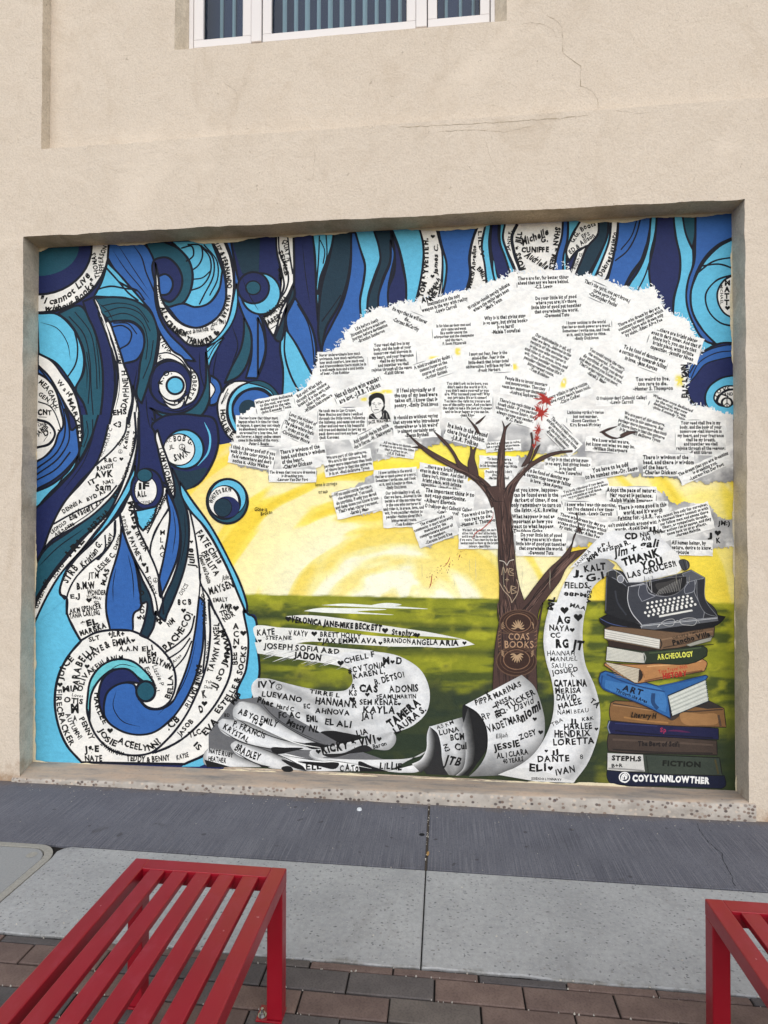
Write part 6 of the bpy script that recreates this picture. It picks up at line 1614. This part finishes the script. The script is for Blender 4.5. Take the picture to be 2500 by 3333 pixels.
# ---- names and messages lettered on the ribbons and the scroll
NM = '''A|"I cannot Live|100 470 210 474 300 432 380 365 445 285|38|1|.25
A|without Books"|135 524 230 524 335 482 420 415 485 335|38|1|.25
A|THOMAS|508 298 492 215 478 130|26|1|0
A|JEFFERSON|540 262 530 170 560 90|26|1|0
A|LIZ & FERNANDO|1284 76 1345 200 1374 372|27|1|0
A|SALAZAR R.|1364 412 1350 505 1300 595|27|1|0
A|Est. 1961|1265 625 1360 608|22|0|.2
A|Pierce amanda G.|1040 698 1160 670 1285 650|28|0|.25
A|THANKFUL|1090 725 1160 752 1230 748 1290 716|32|2|0
A|EST.1973|890 350 905 425 928 480|18|1|0
A|AL & CARMEN|916 505 958 605 1015 665 1090 694|30|2|0
A|SYLVIA|908 712 938 770 985 812|26|1|0
A|S.|908 850 940 846|24|1|0
A|R.O.|932 1024 945 972 1000 948|27|1|0
A|ROBERT R.|1124 930 1136 1020 1092 1128|25|1|0
A|FIRTH|1010 1150 1060 1140 1100 1070|18|1|0
A|W a H|215 1005 265 1062 300 1105|24|1|0
A|MARYBETH|288 1122 335 1225 352 1330 364 1440|26|1|0
A|MEAGAN H.|94 1008 150 1062 206 1195|28|1|0
A|GEN. D.|92 1092 150 1135 190 1190|25|1|0
A|CNT|92 1226 186 1222|28|2|0
A|LAURA|95 1302 165 1288|14|1|0
B|JAMES|92 118 165 66|26|1|0
B|D.|136 122 182 102|30|1|0
A|DAPHNE H.|688 1185 704 1060 690 910|33|1|0
A|EHS|598 1225 690 1218|30|2|0
A|<3|600 1312 655 1308|36|1|0
A|Mercedes|660 884 640 780 615 690|18|0|.2
D|MARK NOVA|45 700 130 650 204 560|30|1|0
D|JARED|65 748 160 700|30|1|0
D|QUAY N.|164 172 184 250 196 325|27|1|0
D|SEIMEB|138 248 168 330 180 412|25|1|0
D|DEL|138 362 144 440|24|1|0
D|TOM & YVETTE H.|1112 556 1142 430 1148 160|28|2|0
D|James C.|1212 402 1216 200|24|1|.25
D|Mariah|1156 545 1232 440|24|1|.25
D|ANNIE R.|1106 594 1172 580 1228 470|28|2|0
D|LILLY|1486 108 1488 190 1508 292|22|1|0
D|Mekhi Angelina|1436 500 1460 400 1472 210|24|1|.2
D|EMILY|1474 366 1500 400 1520 458|27|2|0
E|JANIS F.|78 322 96 190|20|1|0
E|ROSS & JILL|188 452 148 330 164 200|28|2|0
E|Michelle|165 292 345 218|42|1|.25
E|G.|292 275 340 262|30|1|.2
E|CUNIFFE|160 338 345 334|30|2|0
E|Audrielle|178 366 325 452|38|1|.25
E|SHAN & MELS|390 168 374 300 345 450|29|2|0
E|G.G. Boots|510 275 570 195 662 155|28|1|0
E|EFS|570 242 622 220|22|1|0
E|ED & Allison|490 352 550 302 655 230|26|1|.1
E|Elijah G.|520 455 572 340|18|0|.2
E|Dolores Sayalero|700 505 772 370 804 205|30|1|.1
E|MICHAEL|1498 555 1500 690|16|0|0
H|ELI & LYNN|1146 432 1142 130|38|2|0
H|LOVE|1420 428 1450 380 1534 358|26|1|0
H|AND|1480 412 1560 408|24|1|0
F|HOLLIE E.|48 258 64 372 108 462 165 520|36|1|0
F|MADISEN K|68 205 130 110|14|0|0
B|BOB G.|1008 160 1080 158 1128 186|32|1|0
B|AC|958 172 996 160|22|0|0
B|S.W.K|1012 292 1070 278 1120 232|40|1|0
B|JL|982 210 1012 206|22|1|0
B|WHITE'S BKW|1268 580 1300 525 1350 500 1402 496|24|1|0
B|TOM WOMENS|906 200 935 320 962 420 992 512|28|1|0
B|RICHARD C|522 268 562 180 594 70|20|0|0
B|Isiah|640 192 686 130|22|1|.2
B|Kenna G.|690 212 718 30|22|1|.1
B|R&C|540 302 625 294|27|1|0
B|RANDY|490 358 610 334|24|2|0
B|AVK|480 404 600 394|34|2|0
B|IT|440 458 486 434|26|1|0
B|NM2|530 454 606 440|24|0|0
B|Sam|480 494 586 484|40|1|.1
B|AS|515 524 550 504|22|1|0
B|BYD|425 564 496 534|22|1|0
B|DENNIS A|265 645 392 570|24|1|0
B|JT|485 588 530 572|20|1|0
B|EllaVaders|310 694 470 614|36|1|.1
B|LEOPOLD|185 784 290 708|20|1|0
B|AG & DEBE|212 796 342 720|16|2|0
B|I RL|308 940 412 832|42|1|0
B|BERTHA|448 776 582 640|32|1|0
B|Ramla|610 548 666 450|20|1|.1
B|PETER F.|680 424 722 300|20|1|0
B|Emma z|730 262 752 90|18|1|.1
B|ALEXANDRIA|752 500 756 250|13|0|0
B|SCWO|205 1084 272 992|22|1|0
B|GONZALES|92 1290 130 1185 168 1098|26|1|0
B|Kristian G.|395 1015 450 965 528 852|36|1|.2
B|Damy|572 884 594 782|24|1|.1
B|Danny|620 894 652 790|20|1|.1
B|LESLIE C.|500 1045 562 985 618 922|30|1|0
B|STRB|288 1118 365 1012|40|1|0
B|JTM|435 1084 502 1082|36|0|.1
B|M.AS|545 1132 574 1020|26|2|0
B|B.M.W|355 1158 482 1148|36|2|0
B|WONDER|425 1194 552 1192|30|1|0
B|WOMAN|420 1214 516 1230|20|0|0
B|E,J|310 1218 376 1216|26|1|0
B|GD|470 1254 505 1254|15|1|0
B|AKM SPENCER|310 1320 400 1305 522 1288|30|1|0
C|TANIA CARLING|310 110 400 96 512 84|28|1|0
C|*EL|390 168 500 144|32|2|0
C|MARISKA|380 224 470 200 556 168|30|2|0
B|IF|770 484 842 482|36|2|0
B|ALL|765 534 826 530|30|2|0
B|MACKENZIE|755 584 870 574|15|0|0
B|MAEI|698 568 714 640 742 718|32|2|0
B|IRVIDR|748 774 790 862 816 905|30|1|0
B|& PAYNE|688 770 730 872 758 934|25|1|0
B|REYES|653 664 680 764|20|0|0
B|A|772 966 796 966|32|1|0
B|J|822 1034 840 1032|30|1|0
B|BOBBY|822 1078 850 1152 878 1200|24|0|0
B|JOEY NGUTIERREZ|832 764 892 664 962 532|26|1|0
B|Julie|1152 1004 1140 880|40|1|.2
B|FATE Chris|1158 776 1230 882 1308 988|36|1|0
B|PERLITA|1194 908 1240 992 1290 1068|32|1|0
B|Peanut and Debita|1178 928 1208 1022 1238 1120|24|1|.1
B|MAYSEN|1250 1192 1330 1170 1416 1142|40|1|0
B|EMALY|1275 1244 1376 1236|25|1|0
B|AMR|1325 1288 1406 1286|28|2|0
B|Jules|1335 1096 1396 1088|32|0|.15
B|DISCS|1060 1200 1110 1130|24|0|0
B|8 C B|1035 1262 1130 1258|30|2|0
C|TDR|1330 98 1402 66|30|1|0
C|NDR|1350 132 1424 86|28|1|0
C|TILDALOOD|1232 150 B1216 1180|22|1|0
C|PACHECO!|962 335 1042 245 1140 80|38|1|0
C|NM|975 164 1018 130|28|1|0
C|SLT|440 268 512 248|25|1|0
C|+JLR+|565 230 676 228|27|2|0
C|DAVE & EMMA|445 396 545 318 722 274|36|1|0
C|A.A.N|640 328 766 328|27|1|0
C|ELI|795 334 872 320|29|1|0
C|EM|830 368 892 364|28|2|0
C|MADELYNN|775 412 880 412 982 456|34|2|0
C|KEHLANI M.|470 474 560 406 680 384|29|1|0
C|ARABELLA|366 562 392 425 492 314|40|1|0
C|JUICE|262 522 284 442 338 384|32|1|0
C|FIRECRACKER|214 588 226 742 268 882 312 972|32|1|0
C|OLIVA|392 604 414 524 464 464|32|1|0
C|MIA|260 606 372 594|34|1|0
C|Loves|320 634 396 642|18|0|.1
C|OTIS|268 672 395 688|30|1|0
C|M|316 748 370 748|50|2|0
C|A|332 802 356 802|34|1|0
C|AUTUMN!|276 758 320 852 368 928|27|1|0
C|PENNY|372 784 420 882 446 932|29|1|0
C|J&E|415 1014 506 1008|38|2|0
C|NATE|410 1072 526 1072|34|1|0
C|ZWAWCW|512 958 580 1012 668 1038|25|1|0
C|TEDDY & BENNY|690 1068 830 1078 986 1064|34|1|0
C|HARLEE|472 608 480 702 534 824|31|1|0
C|JOSIE|500 868 550 935 616 974|33|1|0
C|ACEELYNN?|632 945 750 990 870 990 924 944|36|1|0
C|.CB|975 866 1052 794|42|1|0
C|.RL|1095 724 1142 662|27|0|0
C|BONNIE DAY|1164 420 1150 522 1108 644|33|2|0
C|TAWNY ANGEL|1268 474 1314 322 1312 138|33|1|0
C|Tab|1222 545 1266 545|18|0|0
C|Dana|1212 578 1270 585|18|0|0
C|K|1204 644 1232 640|44|2|0
C|D|1184 744 1212 738|42|2|0
C|JJ SO JMMWM|1292 584 1354 462 1388 300 1352 180|34|1|0
C|BEE|1438 424 1434 336|31|1|0
C|ESTELLE & SOCKS|1312 754 1432 584 1484 420 1504 300|31|1|0
C|MG|1412 694 1464 622|36|1|0
C|EVA|1222 905 1312 806|38|1|0
C|JASOB|1055 904 1142 804|27|1|0
C|TLC|1115 914 1198 886|33|1|0
C|IS|1138 965 1178 1000|32|1|0
C|BELLA|978 654 1004 582 1000 490|31|1|0
C|Lizzie P|862 428 898 510 916 562|26|0|.1
C|Emanuel|808 440 848 520 886 604|28|0|.1
C|LINDAW|1242 402 1252 260|17|0|0
C|Aries|1010 412 1062 362|17|0|0
C|KAYSE|1030 1062 1112 1042|26|1|0
K|VERONICA JANE-MIKE BECKETT|555 132 800 160 1165 194|32|2|0
K|Stephyx|1235 216 1400 230|32|1|0
K|KATE|325 222 446 218|34|1|0
K|V KAYV|540 222 666 230|31|1|0
K|BRETT HOLLY|750 230 1030 248|30|1|0
K|STEFANIE|385 252 560 252|23|1|0
K|JAX EMMA AVA|770 276 1136 276|30|1|0
K|BRANDON|1180 272 1362 276|27|1|0
K|ANGELA|1370 286 1545 286|31|1|0
L|ARIA|150 290 276 290|29|2|0
K|JOSEPH SOFIA A&D|375 312 600 325 882 348|31|1|0
K|JADON|580 372 756 394|35|2|0
K|CHELL F|915 414 1122 364|31|1|0
K|#C V TONIA|945 478 1190 438|33|1|0
K|M|1175 416 1222 416|38|1|0
K|D|1262 416 1302 416|38|1|0
K|KAREN L,|975 518 1192 478|29|1|0
K|B. DETSOI|1120 558 1322 504|35|1|0
K|R|963 585 990 585|31|1|0
K|KS|945 628 1000 628|31|1|0
K|CAS|1015 602 1142 606|42|2|0
K|ADONIS|1220 608 1416 602|39|1|0
K|SEAMU|1130 652 1264 652|27|1|0
K|MARTIN|1268 648 1400 648|22|1|0
K|SEM KENAE|1020 690 1272 692|32|1|0
K|KAYLA|1040 742 1256 752|40|1|0
K|JAY|1035 788 1122 786|36|1|0
K|TAMERA|1228 848 1432 684|45|2|0
K|LAURA S.|1266 892 1472 728|38|1|0
K|IVY|330 572 450 578|37|1|0
K|LUEVANO|355 632 500 652 626 678|33|1|0
K|TIRRE L|680 612 882 642|23|1|0
K|HANNAN R|715 682 1000 712|40|1|0
K|EC|640 714 684 714|25|1|0
K|AHNOVA|720 747 952 762|31|1|0
K|FC AC|470 778 616 778|33|1|0
K|EML|660 804 736 804|36|2|0
K|EL ALI|780 822 960 846|35|1|0
K|Matty NL|520 822 600 854 742 878|36|1|0
K|LIA|1000 904 1076 884|31|1|0
K|Hard C|455 714 572 738|27|1|0
K|Phat|325 670 430 706|30|2|0
K|RICKY & VIVI|765 1020 940 985 1128 946|46|2|0
K|Baron|1110 988 1202 962|25|1|0
K|AB YO EMILY|200 748 330 800 462 842|35|1|0
K|T$|285 806 326 822|29|1|0
K|P. FRANCIS|160 832 270 880 376 920|33|1|0
K|KRYSTAL|95 848 180 900 262 944|31|1|0
K|BRADLEY|170 994 260 1040 342 1068|40|1|0
K|NATE RUBY|0 1012 166 1048|27|1|0
K|HEATHER|-5 1066 116 1084|27|1|0
K|ELL|655 1127 762 1127|36|1|0
K|C A.To|885 1137 1012 1137|38|1|0
K|LILLIE|1150 1122 1302 1130|38|1|0
K|BD|105 772 142 770|19|1|0
L|PIPPA MARINAS|390 694 500 655 612 604 700 562|32|1|0
L|K|470 638 494 628|32|1|0
L|TIE|496 690 518 738 534 780|32|1|0
L|INSSA.|530 702 652 648|27|1|0
L|EQ.TUCKER|540 774 652 694 794 614|34|1|0
L|David|650 744 782 676|44|0|.3
L|RP|435 794 496 774|36|0|0
L|VADETMAR|480 876 700 794|42|1|0
L|niomi|700 806 832 714|48|2|.3
L|Elijah|525 914 602 908|26|0|.2
L|ZOEY|690 924 802 888|33|1|0
L|JESSIE|520 998 692 964|35|1|0
L|AL I CLARA|535 1052 746 1020|31|1|0
L|40 YEARS|575 1084 712 1068|25|1|0
L|AS KM|130 858 246 818|23|0|0
L|LUNA|145 898 282 868|27|1|0
L|BCM|220 934 316 922|36|1|0
L|Cul|250 994 332 984|38|1|0
L|JTB|180 1094 282 1104|52|1|.25
L|N3|170 960 186 1010|28|1|0
L|NAYA|885 188 1022 194|30|1|0
L|CC|890 234 962 238|29|1|0
L|AG|940 142 1026 138|40|2|0
L|RG|930 302 1016 302|44|2|0
L|JT|1045 315 1112 318|54|2|.1
L|HANNAH|870 357 1056 357|27|0|0
L|MANUEL|890 398 1076 392|25|0|0
L|SAULO|900 442 1046 442|27|0|0
L|JOSUE D|910 488 1082 462|25|1|0
L|K|1030 504 1058 500|34|0|0
L|CATALINA|918 567 1142 562|36|2|0
L|MERISA|925 614 1102 609|31|1|0
L|DAVID|932 660 1072 657|35|1|0
L|HALEE|950 722 1106 680|33|1|0
L|TA|1158 668 1206 712|30|1|0
L|NAMI BEAU|940 758 1152 740|26|0|0
L|TBA|905 838 982 798|24|0|0
L|JJ|1030 812 1068 812|23|1|0
L|K&K|1105 797 1188 788|21|1|0
L|HARLEE|985 858 1176 848|35|1|0
L|HENDRIX|918 908 1162 900|38|1|0
L|LORETTA|910 964 1192 948|38|1|0
L|JJ|905 1024 950 1020|26|1|0
L|DANTE|805 1074 1022 1068|34|1|0
L|8|1092 1054 1114 1054|27|0|0
L|ELI|748 1138 866 1134|44|1|0
L|IVAN|930 1164 1062 1140|36|1|0
L|SSIEIOO LYNNAVY|765 1193 970 1200|13|1|0
J|SANDRA|155 788 286 654|28|0|0
J|MM|260 744 352 684|34|2|0
J|P.J|380 608 452 594|26|1|0
J|Karizma R.|345 662 500 626 642 582|38|1|0
J|CD|585 537 702 534|48|2|0
J|NIA|725 518 816 504|31|1|0
J|ANI|740 554 822 544|30|1|0
J|INA|845 498 932 474|31|1|0
J|JJ|805 464 862 458|31|1|0
J|Jim +|500 695 692 648|60|1|.25
J|gali|720 620 886 606|60|1|.25
J|THANK|575 775 740 730 906 684|58|2|0
J|YOU|740 812 932 764|56|2|0
J|LAS CRUCES!!|615 890 800 845 1052 775|44|1|0
J|KALT|225 834 416 804|46|2|0
J|J.|140 868 214 874|42|2|0
J|G.I|240 924 402 886|56|1|0
J|FIELDS|40 977 256 979|44|1|0
J|VEGA|252 958 244 1112|32|1|0
J|88PM|40 1042 242 1058|26|2|0
J|MAA|90 1142 236 1178|30|1|0
J|ML|-64 1178 -40 1060|44|2|0
J|JM:)|1430 412 1532 416|34|1|0
J|J|1345 522 1372 520|40|1|0
J|K|1410 572 1450 570|38|2|0
F|love is strings|905 950 1100 934|26|0|.15
F|trap|932 1012 1016 1004|24|0|.1
F|body|1035 1054 1106 1024|24|0|.1
F|Gone is|355 1168 470 1172|30|0|.1
F|Broken|415 1214 520 1192|30|0|.1
F|JACK WAS HERE|1385 388 1582 366|24|2|0'''
for ln in NM.split('\n'):
    c, s, pts, h, b, sh = ln.rsplit('|', 5)
    T(c, s, pts, float(h)*1.16, (15, 15, 17), int(b), float(sh), None, 0.2)
V('B', 'DIXON', 778, 1196, 41, 30); V('B', 'ILM', 890, 1290, 44, 32); V('C', 'ACN', 1410, 180, 52, 38); V('E', 'MATT', 1528, 560, 44, 34, 2); V('B', 'MLAG', 914, 790, 50, 34, 0)
for c, x, y, r in (('A', 1298, 674, 20), ('A', 318, 1085, 12), ('B', 655, 278, 14), ('B', 437, 1230, 19), ('B', 740, 738, 19), ('B', 808, 990, 17), ('B', 1128, 836, 12), ('B', 1428, 1284, 21), ('B', 158, 1104, 9), ('D', 1180, 146, 15), ('D', 1178, 415, 14),
                   ('E', 1548, 712, 17), ('C', 425, 432, 17), ('C', 735, 258, 14), ('C', 242, 555, 18), ('C', 580, 865, 20), ('C', 1420, 302, 14), ('C', 1478, 208, 21), ('C', 1216, 682, 20), ('C', 1075, 55, 17), ('C', 918, 140, 14), ('C', 772, 104, 12),
                   ('K', 536, 112, 21), ('K', 1190, 190, 21), ('K', 1408, 222, 18), ('K', 712, 212, 20), ('K', 748, 252, 14), ('K', 1158, 276, 14), ('K', 345, 260, 13), ('K', 890, 410, 22), ('K', 1240, 402, 15), ('K', 968, 655, 21), ('K', 740, 1006, 18), ('K', 1150, 922, 17), ('K', 352, 824, 15), ('K', 1070, 622, 16), ('K', 1285, 686, 12),
                   ('L', 315, 275, 15), ('L', 988, 52, 28), ('L', 1080, 100, 30), ('L', 1040, 185, 17), ('L', 788, 785, 15), ('L', 828, 874, 17), ('L', 1203, 852, 13), ('L', 893, 1116, 18), ('L', 865, 1000, 12), ('J', 1422, 482, 29)):
    heart(c, x, y, r)
peace('B', 1065, 198, 20); peace('B', 886, 1095, 15); peace('K', 474, 572, 20); peace('H', 1506, 474, 40); peace('B', 648, 228, 13)
# titles on the painted books, words on the emblem
fi, sc_, bs, sp_, lt, ar, hi, ac, pv = 1, 2, 3, 4, 5, 6, 7, 8, 9
def TT(i, s, pts, h, col, b=1, sh=0.0): T('M', s, pts, h, col, b, sh, BK[i], 0.06)
TT(0, 'COYLYNNLOWTHER', '578 1556 920 1560 1270 1578', 54, (236, 236, 236), 2); TT(0, '@', '470 1548 545 1552', 62, (236, 236, 236), 1)
shape('lettering', [('o', '505 1520 46 44', None, 10, (236, 236, 236))], 'M', BK[0])
TT(1, 'STEPH.S', '390 1366 655 1376', 42, 'k', 2); TT(1, 'B+R', '388 1432 490 1426', 30, (40, 40, 42), 1); TT(1, 'FICTION', '845 1414 1190 1428', 46, (24, 28, 24), 2)
TT(2, 'The Best of Scifi', '628 1236 1000 1244', 42, (34, 28, 28), 2); TT(3, 'Sp', '825 1112 880 1114', 40, (150, 44, 80), 1); shape('lettering', [('-', '890 1104 960 1100 1030 1108 1100 1116', 16, (84, 34, 74), True)], 'M', BK[3])
TT(4, 'Literary H', '558 976 780 986', 46, (30, 24, 20), 1, .15); TT(5, 'ART', '480 732 655 780', 52, (14, 20, 40), 1, .1); TT(5, 'Through the Ages', '420 746 700 850', 32, (16, 26, 52), 1)
TT(6, 'Time Travel With', '810 584 1066 534', 34, (180, 52, 40), 0); TT(6, 'HISTORY', '846 630 1062 602', 46, (172, 40, 34), 2); TT(7, 'ARCHEOLOGY', '798 458 1120 428', 46, (214, 214, 92), 1)
TT(8, 'THE LIFE & TIMES OF', '932 278 1212 204', 22, (44, 34, 28), 0); TT(8, 'Pancho Villa', '935 328 1272 244', 42, (26, 20, 18), 2)
T('L', 'COAS', '608 252 752 252', 46, (178, 142, 112), 0, 0, tree); T('L', 'BOOKS', '580 307 782 304', 46, (178, 142, 112), 0, 0, tree)
# fine vertical hairlines and drips in the old paint
P = Paint(); r2 = random.Random(33)
for k in range(16):
    x0 = r2.uniform(900, 2300); y0 = r2.uniform(1780, 1880); l_ = r2.uniform(20, min(120, 1925-y0))
    pts = np.array([(x0+r2.uniform(-1.5, 1.5), y0+l_*u) for u in np.linspace(0, 1, 7)])
    P.stroke(pts, r2.uniform(.5, 1.0), r2.choice([(206, 186, 140), (206, 200, 176), (170, 164, 140)]), False, True, .05)
P.build('paint_hairlines')['kind'] = 'stuff'
# ragged cream plaster left bare along the edges of the painting
P = Paint(); r2 = random.Random(21)
def rag(a, b, nrm, n, wmax):
    a = np.array(a, float); b = np.array(b, float); nrm = np.array(nrm, float)
    t = np.linspace(0, 1, n); L = np.linalg.norm(b-a)
    w = wmax*np.clip(fbm(t*L*.007, t*0, r2.randint(0, 99), 5)*3.0-1.35, 0.02, 1)+fbm(t*L*.09, t*0, 7, 3)*2.4
    top = a+t[:, None]*(b-a)-nrm*14; low = a+t[:, None]*(b-a)+nrm*w[:, None]
    P.add(np.vstack([top, low]), [(i, i+1, n+i+1, n+i) for i in range(n-1)], colr((224, 212, 182)))
rag((112, 804), (2395, 694), (0, 1), 400, 16); rag((118, 800), (112, 2480), (1, 0), 300, 9); rag((2384, 694), (2404, 2575), (-1, 0), 300, 12)
rag((105, 2482), (2410, 2578), (0, -1), 400, 12)
P.build('bare_plaster_edge')['kind'] = 'stuff'
